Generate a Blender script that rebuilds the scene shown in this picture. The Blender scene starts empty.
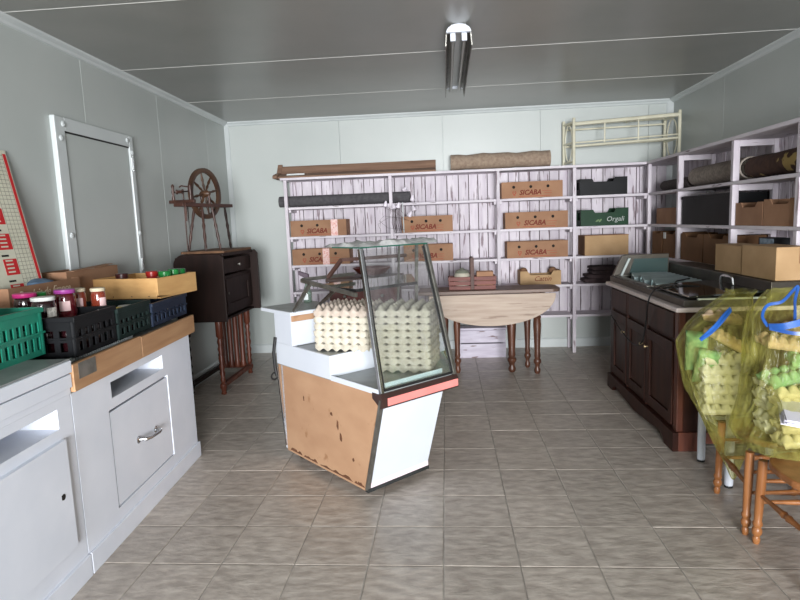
import bpy, bmesh, math, random
from mathutils import Vector, Matrix, noise as mnoise
random.seed(7)
SC = bpy.context.scene
COL = SC.collection
PI = math.pi
R = math.radians

# ------------------------------------------------------------------ camera
F_PX = 587.3
yaw, pitch, roll = 0.0813, 0.1317, -0.0384
cy, sy, cp, sp = math.cos(yaw), math.sin(yaw), math.cos(pitch), math.sin(pitch)
fw = Vector((-sy * cp, cy * cp, -sp))
r0 = Vector((cy, sy, 0))
u0 = r0.cross(fw)
rt = r0 * math.cos(roll) + u0 * math.sin(roll)
up = -r0 * math.sin(roll) + u0 * math.cos(roll)
cd = bpy.data.cameras.new('camera')
cam = bpy.data.objects.new('camera', cd)
COL.objects.link(cam)
mw = Matrix((rt, up, -fw)).transposed().to_4x4()
mw.translation = Vector((0.049, -2.409, 1.505))
cam.matrix_world = mw
cd.sensor_fit = 'HORIZONTAL'
cd.sensor_width = 36
cd.lens = F_PX / 800 * 36
cd.clip_start = 0.05
SC.camera = cam

# ------------------------------------------------------------------ world, light, exposure
wd = bpy.data.worlds.new('sky'); SC.world = wd; wd.use_nodes = True
bg = wd.node_tree.nodes['Background']
bg.inputs[0].default_value = (0.80, 0.88, 1.0, 1); bg.inputs[1].default_value = 1.0


def area(name, loc, rot, sx, sy_, power, col):
    l = bpy.data.lights.new(name, 'AREA'); l.shape = 'RECTANGLE'; l.size = sx; l.size_y = sy_
    l.energy = power; l.color = col
    o = bpy.data.objects.new(name, l); COL.objects.link(o); o.location = loc; o.rotation_euler = rot
    return o


# daylight entering by the shop window behind the photographer
dl = area('daylight', (.75, -7.6, 1.35), (R(90), 0, R(7)), 2.8, 2.1, 335, (0.96, 0.98, 1.0))
dl.data.spread = R(90)
vs = SC.view_settings
vs.view_transform = 'Standard'; vs.look = 'None'; vs.gamma = 1.0; vs.use_curve_mapping = False
vs.exposure = 0.25


# ------------------------------------------------------------------ materials
def s2l(c):
    return tuple(((x / 255) / 12.92 if x / 255 <= .04045 else ((x / 255 + .055) / 1.055) ** 2.4) for x in c)


MC = {}


def M(name, c1, c2=None, rough=.6, scale=4, stretch=(1, 1, 1), lo=.35, hi=.65, bump=0, metal=0, rand=0.0,
      detail=4, spec=.5, c3=None, s3=12, t3=.62, st3=(1, 1, 1), coat=0):
    """noise mix of two sRGB colours (+ a third breaking through where a second noise is high)"""
    if name in MC: return MC[name]
    m = bpy.data.materials.new(name); m.use_nodes = True
    nt = m.node_tree; N = nt.nodes; L = nt.links
    b = N['Principled BSDF']
    b.inputs['Roughness'].default_value = rough; b.inputs['Metallic'].default_value = metal
    b.inputs['Specular IOR Level'].default_value = spec; b.inputs['Coat Weight'].default_value = coat
    c1l = s2l(c1) + (1,)
    if c2 is None:
        b.inputs['Base Color'].default_value = c1l; MC[name] = m
        if not rand: return m
    tc = N.new('ShaderNodeTexCoord'); oi = N.new('ShaderNodeObjectInfo')
    add = N.new('ShaderNodeVectorMath'); add.operation = 'MULTIPLY_ADD'
    L.new(oi.outputs['Random'], add.inputs[0]); add.inputs[1].default_value = (37, 53, 71)
    L.new(tc.outputs['Object'], add.inputs[2])
    mp = N.new('ShaderNodeMapping'); mp.inputs['Scale'].default_value = stretch
    L.new(add.outputs[0], mp.inputs[0])
    nz = N.new('ShaderNodeTexNoise'); nz.inputs['Scale'].default_value = scale; nz.inputs['Detail'].default_value = detail
    L.new(mp.outputs[0], nz.inputs['Vector'])
    mr = N.new('ShaderNodeMapRange'); mr.inputs[1].default_value = lo; mr.inputs[2].default_value = hi
    L.new(nz.outputs[0], mr.inputs[0])
    mx = N.new('ShaderNodeMix'); mx.data_type = 'RGBA'
    mx.inputs[6].default_value = c1l; mx.inputs[7].default_value = s2l(c2 or c1) + (1,)
    L.new(mr.outputs[0], mx.inputs[0]); out = mx.outputs[2]
    if c3:
        mp3 = N.new('ShaderNodeMapping'); mp3.inputs['Scale'].default_value = st3; L.new(add.outputs[0], mp3.inputs[0])
        n3 = N.new('ShaderNodeTexNoise'); n3.inputs['Scale'].default_value = s3; n3.inputs['Detail'].default_value = 5
        L.new(mp3.outputs[0], n3.inputs['Vector'])
        r3 = N.new('ShaderNodeMapRange'); r3.inputs[1].default_value = t3; r3.inputs[2].default_value = t3 + .05
        L.new(n3.outputs[0], r3.inputs[0])
        m3 = N.new('ShaderNodeMix'); m3.data_type = 'RGBA'; m3.inputs[7].default_value = s2l(c3) + (1,)
        L.new(out, m3.inputs[6]); L.new(r3.outputs[0], m3.inputs[0]); out = m3.outputs[2]
    if rand:
        hv = N.new('ShaderNodeHueSaturation')
        vr = N.new('ShaderNodeMapRange'); vr.inputs[3].default_value = 1 - rand; vr.inputs[4].default_value = 1 + rand
        L.new(oi.outputs['Random'], vr.inputs[0]); L.new(vr.outputs[0], hv.inputs['Value'])
        L.new(out, hv.inputs['Color']); out = hv.outputs[0]
    L.new(out, b.inputs['Base Color'])
    if bump:
        bp = N.new('ShaderNodeBump'); bp.inputs['Strength'].default_value = bump; bp.inputs['Distance'].default_value = .01
        L.new(nz.outputs[0], bp.inputs['Height']); L.new(bp.outputs[0], b.inputs['Normal'])
    MC[name] = m
    return m


def glass_mat(name, tint, tr=.85, rough=.03, body=None):
    """thin pane: mostly see-through, with mirror reflection by fresnel and optional body colour"""
    if name in MC: return MC[name]
    m = bpy.data.materials.new(name); m.use_nodes = True
    nt = m.node_tree; N = nt.nodes; L = nt.links
    N.remove(N['Principled BSDF']); out = N['Material Output']
    t = N.new('ShaderNodeBsdfTransparent'); t.inputs[0].default_value = s2l(tint) + (1,)
    g = N.new('ShaderNodeBsdfGlossy'); g.inputs[1].default_value = rough
    d = N.new('ShaderNodeBsdfDiffuse'); d.inputs[0].default_value = s2l(body or tint) + (1,)
    mx = N.new('ShaderNodeMixShader'); mx.inputs[0].default_value = 1 - tr
    L.new(t.outputs[0], mx.inputs[1]); L.new(d.outputs[0], mx.inputs[2])
    lw = N.new('ShaderNodeLayerWeight'); lw.inputs[0].default_value = .35
    mr = N.new('ShaderNodeMapRange'); mr.inputs[3].default_value = .04; mr.inputs[4].default_value = .7
    L.new(lw.outputs['Facing'], mr.inputs[0])
    m2 = N.new('ShaderNodeMixShader'); L.new(mr.outputs[0], m2.inputs[0])
    L.new(mx.outputs[0], m2.inputs[1]); L.new(g.outputs[0], m2.inputs[2]); L.new(m2.outputs[0], out.inputs[0])
    MC[name] = m
    return m


PANEL = M('panel_white', (184, 189, 186), (178, 184, 181), rough=.38, scale=1.5)
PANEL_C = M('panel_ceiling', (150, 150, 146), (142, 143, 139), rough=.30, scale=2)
PVC = M('white_pvc', (202, 207, 207), (194, 200, 200), rough=.35, scale=3)
GROUT = M('grout', (178, 172, 164), (150, 144, 136), rough=.9, scale=9)
TILE = M('floor_tile', (162, 152, 143), (192, 183, 173), rough=.38, scale=13, stretch=(1, 1.9, 1), lo=.34, hi=.66, bump=.4,
         rand=.07, detail=10)
PAINT_V = M('weathered_paint_upright_grain', (214, 207, 213), (196, 187, 196), rough=.75, scale=6, stretch=(3, 3, .5), bump=.2,
            rand=.10, c3=(140, 125, 131), s3=7, t3=.60, st3=(6, 6, .5))
PAINT_X = M('weathered_paint_long_grain', (218, 212, 217), (204, 196, 204), rough=.72, scale=6, stretch=(.5, 3, 3), bump=.2,
            rand=.06, c3=(112, 96, 100), s3=7, t3=.64, st3=(.6, 6, 6))
PAINT_Y = M('weathered_paint_cross_grain', (218, 212, 217), (204, 196, 204), rough=.72, scale=6, stretch=(3, .5, 3), bump=.2,
            rand=.06, c3=(112, 96, 100), s3=7, t3=.64, st3=(6, .6, 6))
CARD = M('cardboard', (158, 120, 92), (146, 108, 82), rough=.85, scale=6, rand=.07)
CARD_IN = M('cardboard_inside', (120, 86, 58), (106, 76, 50), rough=.9, scale=6)
CARD2 = M('cardboard_pale', (180, 148, 110), (168, 136, 98), rough=.85, scale=6, rand=.06)
PRINT = M('red_print', (168, 62, 44), rough=.8)
PRINT_D = M('dark_print', (112, 40, 26), rough=.8)
HOLE = M('hand_hole_dark', (26, 18, 14), rough=.9)
TAPE = M('pink_tape', (228, 196, 190), (216, 150, 140), rough=.4, scale=60, lo=.45, hi=.6)
WHITE = M('white_laminate', (206, 211, 219), (200, 205, 214), rough=.35, scale=3)
WHITE_P = M('white_paint', (226, 230, 240), (218, 223, 234), rough=.45, scale=4)
GREYTOP = M('grey_laminate_top', (146, 150, 150), (128, 132, 132), rough=.4, scale=8)
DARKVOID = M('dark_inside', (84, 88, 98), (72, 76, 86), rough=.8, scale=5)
PLY = M('plywood_orange', (178, 141, 110), (166, 128, 98), rough=.6, scale=3, stretch=(1, 1, 2), bump=.1,
        c3=(150, 110, 78), s3=6, t3=.64)
WOODEDGE = M('board_edge_wood', (184, 144, 106), (166, 124, 88), rough=.55, scale=4, stretch=(6, .6, 6), c3=(132, 90, 56), s3=5, t3=.66)
PINE = M('pine_crate', (206, 164, 108), (190, 146, 92), rough=.65, scale=5, stretch=(1, .6, 4), rand=.05)
CHROME = M('chrome', (200, 202, 204), (170, 172, 174), rough=.25, metal=1, scale=9)
ALU = M('dull_aluminium', (140, 138, 132), (112, 110, 104), rough=.4, metal=.8, scale=14)
BLACKP = M('black_plastic', (16, 17, 19), (24, 25, 28), rough=.5, scale=8, spec=.18)
RUBBER = M('black_rubber', (16, 16, 17), rough=.6)
PINK = M('pink_strip', (226, 140, 134), (218, 128, 122), rough=.4, scale=6)
EGG = M('moulded_pulp', (194, 187, 172), (178, 170, 154), rough=.95, scale=40, bump=.2, rand=.05)
EGGP = M('moulded_pulp_pinkish', (190, 176, 164), (174, 159, 146), rough=.95, scale=40, bump=.2, rand=.05)
DARKOAK = M('dark_oak', (40, 25, 21), (28, 17, 14), rough=.5, spec=.2, scale=4, stretch=(4, 4, .6), bump=.15, rand=.08)
REDOAK = M('reddish_oak', (104, 54, 36), (78, 38, 26), rough=.4, scale=4, stretch=(4, 4, .6), bump=.15, rand=.08)
MAHOG = M('mahogany', (62, 32, 23), (44, 22, 16), rough=.45, spec=.2, scale=4, stretch=(4, 4, .6), bump=.12, rand=.08)
TABLETOP = M('grey_brown_wood', (122, 100, 88), (98, 78, 68), rough=.5, scale=4, stretch=(.6, 5, 5), bump=.15)
LEAFWOOD = M('pale_bare_wood', (182, 165, 150), (164, 145, 130), rough=.7, scale=4, stretch=(.5, 5, 6), bump=.15,
             c3=(144, 124, 110), s3=5, t3=.62, st3=(.6, 4, 7))
LEGWOOD = M('walnut_leg', (98, 60, 42), (68, 40, 28), rough=.4, scale=5, stretch=(4, 4, .6), rand=.08)
HONEY = M('honey_wood', (164, 108, 64), (138, 86, 46), rough=.35, scale=5, stretch=(4, 4, .7), rand=.06)
MARBLE = M('pale_marble', (214, 202, 196), (196, 184, 180), rough=.25, scale=6)
CREAM = M('cream_metal', (216, 212, 190), (200, 196, 174), rough=.45, scale=8)
SLATE = M('grey_felt', (84, 82, 84), (70, 68, 72), rough=.95, scale=30, bump=.3)
BROWNFELT = M('brown_board', (142, 112, 92), (118, 90, 74), rough=.8, scale=4, stretch=(.5, 5, 5))
RUGB = M('beige_rug_back', (158, 140, 122), (134, 114, 98), rough=.98, scale=30, bump=.5, lo=.3, hi=.7)
RUGG = M('grey_rug', (150, 140, 130), (124, 114, 106), rough=.98, scale=40, bump=.5)
RUGD = M('dark_patterned_rug', (76, 52, 40), (58, 38, 30), rough=.98, scale=20, bump=.5, c3=(170, 146, 90), s3=9, t3=.62)
SCREEN = M('dark_steel', (70, 72, 72), (54, 56, 56), rough=.35, metal=.5, scale=6)
FRAMEBR = M('bronze_frame', (72, 66, 58), (54, 50, 44), rough=.4, metal=.4, scale=6)
TRAY = M('tray_metal', (178, 194, 194), (150, 168, 170), rough=.3, metal=.7, scale=6)
GLASS = glass_mat('clear_glass', (251, 253, 252), .985)
GLASSG = glass_mat('greenish_glass', (214, 232, 224), .72, .04, (132, 150, 138))
GLASSD = glass_mat('smoked_glass', (70, 84, 80), .35, .06, (26, 34, 32))
JARGL = glass_mat('jar_glass', (240, 244, 240), .95, .03)
FILM = None


def film_mat():
    m = bpy.data.materials.new('yellow_bag_film'); m.use_nodes = True
    nt = m.node_tree; N = nt.nodes; L = nt.links
    b = N['Principled BSDF']; b.inputs['Base Color'].default_value = s2l((170, 166, 92)) + (1,)
    b.inputs['Roughness'].default_value = .2
    t = N.new('ShaderNodeBsdfTransparent'); t.inputs[0].default_value = s2l((250, 248, 226)) + (1,)
    mx = N.new('ShaderNodeMixShader')
    tc = N.new('ShaderNodeTexCoord'); nz = N.new('ShaderNodeTexNoise'); nz.inputs['Scale'].default_value = 4; nz.inputs['Detail'].default_value = 4
    mp = N.new('ShaderNodeMapping'); mp.inputs['Scale'].default_value = (4, 4, 1)
    L.new(tc.outputs['Object'], mp.inputs[0]); L.new(mp.outputs[0], nz.inputs['Vector'])
    mr = N.new('ShaderNodeMapRange'); mr.inputs[1].default_value = .35; mr.inputs[2].default_value = .75
    mr.inputs[3].default_value = .05; mr.inputs[4].default_value = .36
    L.new(nz.outputs[0], mr.inputs[0])
    lw = N.new('ShaderNodeLayerWeight'); lw.inputs[0].default_value = .3
    ma = N.new('ShaderNodeMath'); ma.operation = 'MULTIPLY_ADD'; ma.inputs[1].default_value = .5; ma.use_clamp = True
    L.new(lw.outputs['Facing'], ma.inputs[0]); L.new(mr.outputs[0], ma.inputs[2]); L.new(ma.outputs[0], mx.inputs[0])
    bp = N.new('ShaderNodeBump'); bp.inputs['Strength'].default_value = 1.0; bp.inputs['Distance'].default_value = .05
    L.new(nz.outputs[0], bp.inputs['Height']); L.new(bp.outputs[0], b.inputs['Normal'])
    L.new(t.outputs[0], mx.inputs[1]); L.new(b.outputs[0], mx.inputs[2])
    L.new(mx.outputs[0], N['Material Output'].inputs[0])
    return m


FILM = film_mat()


# ------------------------------------------------------------------ mesh helpers
class MB:
    def __init__(s): s.v = []; s.f = []

    def add(s, vs_, fs):
        k = len(s.v); s.v += [tuple(p) for p in vs_]; s.f += [tuple(i + k for i in f) for f in fs]; return s

    def box(s, x0, x1, y0, y1, z0, z1):
        return s.add([(x0, y0, z0), (x1, y0, z0), (x1, y1, z0), (x0, y1, z0), (x0, y0, z1), (x1, y0, z1), (x1, y1, z1), (x0, y1, z1)],
                     [(0, 3, 2, 1), (4, 5, 6, 7), (0, 1, 5, 4), (1, 2, 6, 5), (2, 3, 7, 6), (3, 0, 4, 7)])

    def bar(s, a, b, w, h, upv=(0, 0, 1)):
        """rectangular bar from a to b, w across, h along upv"""
        a = Vector(a); b = Vector(b); d = (b - a).normalized(); x = d.cross(Vector(upv))
        if x.length < 1e-5: x = d.cross(Vector((0, 1, 0)))
        x.normalize(); z = x.cross(d)
        P = []
        for c in (a, b):
            for i, j in ((-1, -1), (1, -1), (1, 1), (-1, 1)): P.append(c + x * i * w / 2 + z * j * h / 2)
        return s.add(P, [(0, 1, 2, 3), (7, 6, 5, 4), (0, 4, 5, 1), (1, 5, 6, 2), (2, 6, 7, 3), (3, 7, 4, 0)])

    def prism(s, poly, axis, a0, a1):
        """poly in the two other axes (cyclic order), extruded along axis"""
        n = len(poly)
        def P(p, a):
            return {'x': (a, p[0], p[1]), 'y': (p[0], a, p[1]), 'z': (p[0], p[1], a)}[axis]
        vs_ = [P(p, a0) for p in poly] + [P(p, a1) for p in poly]
        fs = [tuple(range(n)), tuple(range(2 * n - 1, n - 1, -1))] + [(i, (i + 1) % n, n + (i + 1) % n, n + i) for i in range(n)]
        return s.add(vs_, fs)

    def lathe(s, prof, c=(0, 0, 0), n=14, axis='z', a=None, b=None):
        """profile [(radius, height)]; or along a->b with heights 0..1"""
        if a is None:
            a = Vector(c); d = {'x': Vector((1, 0, 0)), 'y': Vector((0, 1, 0)), 'z': Vector((0, 0, 1))}[axis]; ln = 1
        else:
            a = Vector(a); d = Vector(b) - a; ln = d.length; d.normalize()
        x = d.orthogonal().normalized(); y = d.cross(x)
        k0 = []
        vs_ = []; fs = []
        for r_, h in prof:
            for i in range(n):
                t = 2 * PI * i / n
                vs_.append(a + d * h * ln + (x * math.cos(t) + y * math.sin(t)) * max(r_, 1e-4))
        m = len(prof)
        for j in range(m - 1):
            for i in range(n):
                i2 = (i + 1) % n
                fs.append((j * n + i, j * n + i2, (j + 1) * n + i2, (j + 1) * n + i))
        fs.append(tuple(range(n - 1, -1, -1))); fs.append(tuple((m - 1) * n + i for i in range(n)))
        return s.add(vs_, fs)

    def tube(s, pts, r_, n=8, closed=False):
        pts = [Vector(p) for p in pts]; m = len(pts)
        rs = r_ if isinstance(r_, (list, tuple)) else [r_] * m
        vs_ = []; prev = None
        for j, p in enumerate(pts):
            if closed: d = pts[(j + 1) % m] - pts[j - 1]
            else: d = pts[min(j + 1, m - 1)] - pts[max(j - 1, 0)]
            d.normalize()
            if prev is None: x = d.orthogonal().normalized()
            else:
                x = prev - d * prev.dot(d)
                x = x.normalized() if x.length > 1e-6 else d.orthogonal().normalized()
            prev = x; y = d.cross(x)
            for i in range(n):
                t = 2 * PI * i / n; vs_.append(p + (x * math.cos(t) + y * math.sin(t)) * rs[j])
        fs = []
        for j in range(m if closed else m - 1):
            j2 = (j + 1) % m
            for i in range(n):
                i2 = (i + 1) % n; fs.append((j * n + i, j * n + i2, j2 * n + i2, j2 * n + i))
        if not closed:
            fs.append(tuple(range(n - 1, -1, -1))); fs.append(tuple((m - 1) * n + i for i in range(n)))
        return s.add(vs_, fs)

    def mesh(s, name, mat):
        me = bpy.data.meshes.new(name); me.from_pydata(s.v, [], s.f); me.update()
        bm = bmesh.new(); bm.from_mesh(me); bmesh.ops.recalc_face_normals(bm, faces=bm.faces); bm.to_mesh(me); bm.free()
        if mat: me.materials.append(mat)
        return me

    def build(s, name, mat, parent=None, smooth=False, bevel=0, loc=None, rz=0):
        me = s.mesh(name, mat)
        if smooth:
            for p in me.polygons: p.use_smooth = True
            try: me.set_sharp_from_angle(angle=R(40))
            except Exception: pass
        o = bpy.data.objects.new(name, me); COL.objects.link(o)
        if parent: o.parent = parent
        if loc: o.location = loc
        if rz: o.rotation_euler = (0, 0, rz)
        if bevel:
            b = o.modifiers.new('bevel', 'BEVEL'); b.width = bevel; b.segments = 2; b.limit_method = 'ANGLE'
        return o


def inst(name, me, parent=None, loc=(0, 0, 0), rot=(0, 0, 0), sc=(1, 1, 1)):
    o = bpy.data.objects.new(name, me); COL.objects.link(o); o.location = loc; o.rotation_euler = rot; o.scale = sc
    if parent: o.parent = parent
    return o


def tag(o, label, cat, group=None):
    o['label'] = label; o['category'] = cat
    if group: o['group'] = group
    return o


def thing(name, label, cat, loc=(0, 0, 0), rz=0, group=None):
    o = bpy.data.objects.new(name, None); COL.objects.link(o); o.location = loc; o.rotation_euler = (0, 0, rz)
    o.empty_display_size = .1
    return tag(o, label, cat, group)


def struct(o): o['kind'] = 'structure'; return o


def text(s, size, mat, parent, loc, rot, name='lettering', shear=0, depth=.0008, align='CENTER', sx=1, bold=0.0):
    cu = bpy.data.curves.new('txt', 'FONT'); cu.body = s; cu.size = size; cu.extrude = depth; cu.align_x = align
    cu.shear = shear; cu.resolution_u = 2; cu.offset = bold
    t = bpy.data.objects.new('txt', cu); COL.objects.link(t)
    bpy.context.view_layer.update()
    me = bpy.data.meshes.new_from_object(t.evaluated_get(bpy.context.evaluated_depsgraph_get()))
    bpy.data.objects.remove(t); me.materials.clear(); me.materials.append(mat)
    return inst(name, me, parent, loc, rot, (sx, 1, 1))


def copy_tree(o, parent=None):
    c = o.copy(); COL.objects.link(c); c.parent = parent
    for ch in o.children: copy_tree(ch, c)
    return c

# ------------------------------------------------------------------ the room
S = 0.335
YB = 4.42; XR = 2.545; XL = -2.46; H = 2.72; YF = -7.4
SLOPE = .027
def xl(y): return XL + SLOPE * (YB - y)

# floor: grout bed with single tiles on the measured grid (joints at multiples of S)
fl = struct(MB().box(-2.75, 2.75, YF - .15, YB + .1, -.08, -.004).build('floor', GROUT))
tm = MB()
g, th = .0032, .006
tm.add([(g, g, -.006), (S - g, g, -.006), (S - g, S - g, -.006), (g, S - g, -.006),
        (g, g, -.0012), (S - g, g, -.0012), (S - g, S - g, -.0012), (g, S - g, -.0012),
        (g + .003, g + .003, 0), (S - g - .003, g + .003, 0), (S - g - .003, S - g - .003, 0), (g + .003, S - g - .003, 0)],
       [(0, 1, 5, 4), (1, 2, 6, 5), (2, 3, 7, 6), (3, 0, 4, 7), (4, 5, 9, 8), (5, 6, 10, 9), (6, 7, 11, 10), (7, 4, 8, 11), (8, 9, 10, 11)])
tile_me = tm.mesh('tile', TILE)
far = MB()
for j in range(-23, 14):
    for i in range(-8, 8):
        if -4 <= j <= 13 and -8 <= i <= 7:
            inst('tile', tile_me, fl, (i * S, j * S, random.uniform(-.0006, .0006)))
        else:
            far.add([(v[0] + i * S, v[1] + j * S, v[2]) for v in tm.v], tm.f)
o = far.build('tiles_by_window', TILE, fl); o['kind'] = 'stuff'

# back wall: sandwich panels with open seams
wb = struct(MB().box(-2.8, 2.8, YB + .012, YB + .14, -.05, H + .1).build('wall_back', PVC))
seams = [-2.75, -1.13, 0.045, 1.13, 2.30, 2.75]
for a, b in zip(seams[:-1], seams[1:]):
    MB().box(a + .0015, b - .0015, YB, YB + .02, -.02, H + .06).build('panel', PANEL, wb, bevel=.0015)
# left wall (runs slightly askew): local +x into the room, -y along the wall towards the window
wl = struct(MB().box(-.14, -.012, -11.95, .1, -.05, H + .1).build('wall_left', PVC, loc=(XL, YB, 0), rz=math.atan(SLOPE)))
ys = [.1, -.62, -1.74, -2.86, -3.98, -5.10, -6.22, -7.34, -8.46, -9.6, -10.75, -11.95]
for a, b in zip(ys[:-1], ys[1:]):
    MB().box(-.02, 0, b + .0015, a - .0015, -.02, H + .06).build('panel', PANEL, wl, bevel=.0015)
wr = struct(MB().box(XR + .012, XR + .14, YF - .1, YB + .1, -.05, H + .1).build('wall_right', PVC))
ys = [YB + .1, 3.2, 2.05, .9, -.25, -1.4, -2.55, -3.7, -4.85, -6.0, -7.1, YF - .1]
for a, b in zip(ys[:-1], ys[1:]):
    MB().box(XR, XR + .02, b + .0015, a - .0015, -.02, H + .06).build('panel', PANEL, wr, bevel=.0015)
ce = struct(MB().box(-2.8, 2.8, YF - .1, YB + .1, H + .012, H + .12).build('ceiling', PVC))
ys = [YB + .1, 3.27, 2.05, .80, -.40, -1.56, -2.77, -3.98, -5.19, -6.4, YF - .1]
for a, b in zip(ys[:-1], ys[1:]):
    MB().box(-2.75, 2.75, b + .002, a - .002, H, H + .02).build('panel', PANEL_C, ce, bevel=.003)
# seam cover strips across the ceiling
for k, y in enumerate((3.27, 2.05, .80, -.40, -1.56)):
    MB().box(-2.44, XR - .01, y - .004, y + .004, H - .002, H + .003).build('seam_strip', M('seam_grey', (190, 190, 186), rough=.4), ce)
# front wall with the wide shop window behind the camera
wf = struct(MB().box(-2.8, -.65, YF - .12, YF, -.05, H + .1).box(2.15, 2.8, YF - .12, YF, -.05, H + .1)
            .box(-.65, 2.15, YF - .12, YF, -.05, .3).box(-.65, 2.15, YF - .12, YF, 2.4, H + .1).build('wall_front', PANEL))
win = struct(MB().box(-.65, 2.15, YF - .1, YF - .03, .3, .36).box(-.65, 2.15, YF - .1, YF - .03, 2.34, 2.4)
             .box(-.65, -.59, YF - .1, YF - .03, .36, 2.34).box(2.09, 2.15, YF - .1, YF - .03, .36, 2.34)
             .box(.72, .78, YF - .1, YF - .03, .36, 2.34).build('window_1', PVC))

# trims and baseboards
def cove(x, y): return [(0, 0), (.045, 0), (.04, -.012), (.02, -.026), (.012, -.04), (0, -.045)]
MB().prism([(YB - a, H + b) for a, b in cove(0, 0)], 'x', XL, XR).build('trim_1', PVC)
struct(bpy.data.objects['trim_1'])
struct(MB().prism([(a, H + b) for a, b in cove(0, 0)], 'y', -11.75, 0).build('trim_2', PVC, loc=(XL, YB, 0), rz=math.atan(SLOPE)))
struct(MB().prism([(XR - a, H + b) for a, b in cove(0, 0)], 'y', YF, YB).build('trim_3', PVC))
struct(MB().prism([(XL, YB), (XL + .045, YB), (XL + .04, YB - .012), (XL + .014, YB - .034), (XL, YB - .045)], 'z', 0, H - .02).build('trim_4', PVC))
struct(MB().prism([(XR, YB), (XR - .06, YB), (XR - .05, YB - .015), (XR - .015, YB - .04), (XR, YB - .05)], 'z', 0, H - .02).build('trim_5', PVC))
struct(MB().prism([(YB - .018, 0), (YB, 0), (YB, .105), (YB - .006, .105), (YB - .018, .09)], 'x', XL + .01, XR).build('baseboard_back', PVC))
struct(MB().prism([(0, 0), (.018, 0), (.018, .09), (.006, .105), (0, .105)], 'y', -11.75, -.02).build('baseboard_left', PVC, loc=(XL, YB, 0), rz=math.atan(SLOPE)))

# cold room door in the left wall (local frame of the wall)
wa = math.atan(SLOPE)
d1 = struct(MB().box(0, .022, -3.155, -2.36, .1, 2.155).build('door_1', PANEL, loc=(XL, YB, 0), rz=wa, bevel=.003))
y0, y1 = -3.265, -2.295
MB().box(.0, .034, y0, y0 + .10, .02, 2.245).build('door_frame', PVC, d1, bevel=.006)
MB().box(.0, .034, y1 - .055, y1, .02, 2.245).build('door_frame', PVC, d1, bevel=.006)
MB().box(.0, .033, y0 + .1, y1 - .055, 2.16, 2.245).build('door_frame', PVC, d1, bevel=.004)
MB().box(.022, .027, y0 + .1, y1 - .055, 2.15, 2.162).build('door_seal', RUBBER, d1)
cap = MB().lathe([(.019, 0), (.019, .004), (.013, .009), (0, .011)], axis='x', n=12).mesh('bolt_cap', PVC)
for yy, zz in ((y0 + .05, 2.11), (y0 + .085, 2.2), (y1 - .09, 2.205), (y1 - .027, 2.12), (y0 + .05, 1.5), (y1 - .027, 1.5), (y0 + .05, .9), (y1 - .027, .9)):
    inst('bolt_cap', cap, d1, (.034, yy, zz))
for zz in (2.03, 1.25, .4):
    MB().box(.034, .052, y1 - .075, y1 - .035, zz - .05, zz + .05).build('hinge', PVC, d1, bevel=.006)
    MB().lathe([(.009, -.055), (.009, .055)], c=(.05, y1 - .056, zz), n=10).build('hinge_pin', CHROME, d1)

# ------------------------------------------------------------------ ceiling lamp (off)
lt = thing('fluorescent_lamp', 'long white twin tube lamp, switched off, fixed under the grey ceiling', 'lamp', (.165, 1.47, H))
arc = [(math.cos(t) * .075, -.015 - math.sin(t) * .055) for t in [PI * k / 10 for k in range(11)]]
MB().box(-.045, .045, .02, 1.63, -.03, 0).build('batten', PVC, lt)
half = [(-.075, -.03), (-.07, -.012), (-.045, 0), (.045, 0), (.07, -.012), (.075, -.03), (.075, -.04), (-.075, -.04)]
MB().prism([(.078 * math.cos(PI * k / 10), -.05 + .05 * math.sin(PI * k / 10)) for k in range(11)], 'y', 0, .03).build('end_cap', WHITE, lt)
MB().prism([(.078 * math.cos(PI * k / 10), -.05 + .05 * math.sin(PI * k / 10)) for k in range(11)], 'y', 1.60, 1.63).build('end_cap', WHITE, lt)
for sx in (-1, 1):
    MB().prism([(sx * .045, -.03), (sx * .080, -.045), (sx * .086, -.125), (sx * .080, -.125), (sx * .074, -.05), (sx * .045, -.036)], 'y', .03, 1.60).build('side_reflector', ALU, lt)
    tb = MB().lathe([(.013, .04), (.013, 1.59)], c=(sx * .036, 0, -.075), axis='y', n=12).build('tube', M('dull_tube', (150, 150, 146), rough=.3), lt, smooth=True)
    MB().lathe([(.0145, .03), (.0145, .07)], c=(sx * .036, 0, -.075), axis='y', n=12).build('tube_cap', WHITE, tb)
    MB().box(sx * .036 - .016, sx * .036 + .016, .028, .045, -.095, -.03).build('lamp_holder', WHITE, lt)

# ------------------------------------------------------------------ painted shelving
LV = [2.035, 1.712, 1.385, 1.065, .762, .425]
XU = [-1.71, -.54, .625, 1.435, 2.215]
YS = 4.10
sh = thing('shelf_unit', 'weathered lilac-white plank shelving along the back wall', 'shelf', (0, YS, 0))
D = YB - .004 - YS          # depth
x = XU[0] - .0
pl_me = {}
MB().box(XU[0], 2.52, D - .003, D, .40, 2.01).build('gap_shade_sheet', M('gap_shade', (70, 58, 56), (54, 44, 42), rough=.9, scale=5), sh)  # dark sheet added behind the planks so their gaps read as deep shade
D0 = D; D = D - .003
while x < 2.52:
    w_ = random.choice((.105, .115, .125, .13, .118))
    w_ = min(w_, 2.52 - x)
    if w_ > .03:
        MB().box(x + .004, x + w_ - .004, D - .016 - random.uniform(0, .005), D, .40, 2.01).build('plank', PAINT_V, sh, bevel=.002)
    x += w_
D = D0
for k, z in enumerate(LV):
    t_ = .026
    if k == 0: MB().box(XU[0] - .05, 2.2, -.03, D, z - t_, z).build('shelf_board', PAINT_X, sh, bevel=.003)
    else:
        for a, b in zip(XU[:-1], XU[1:]):
            MB().box(a + .018, b - .018, 0, D - .022, z - t_, z).build('shelf_board', PAINT_X, sh, bevel=.003)
            for e in (a + .018, b - .042):      # cleats carrying the board
                MB().box(e, e + .024, .03, D - .03, z - t_ - .03, z - t_).build('cleat', PAINT_Y, sh)
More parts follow.
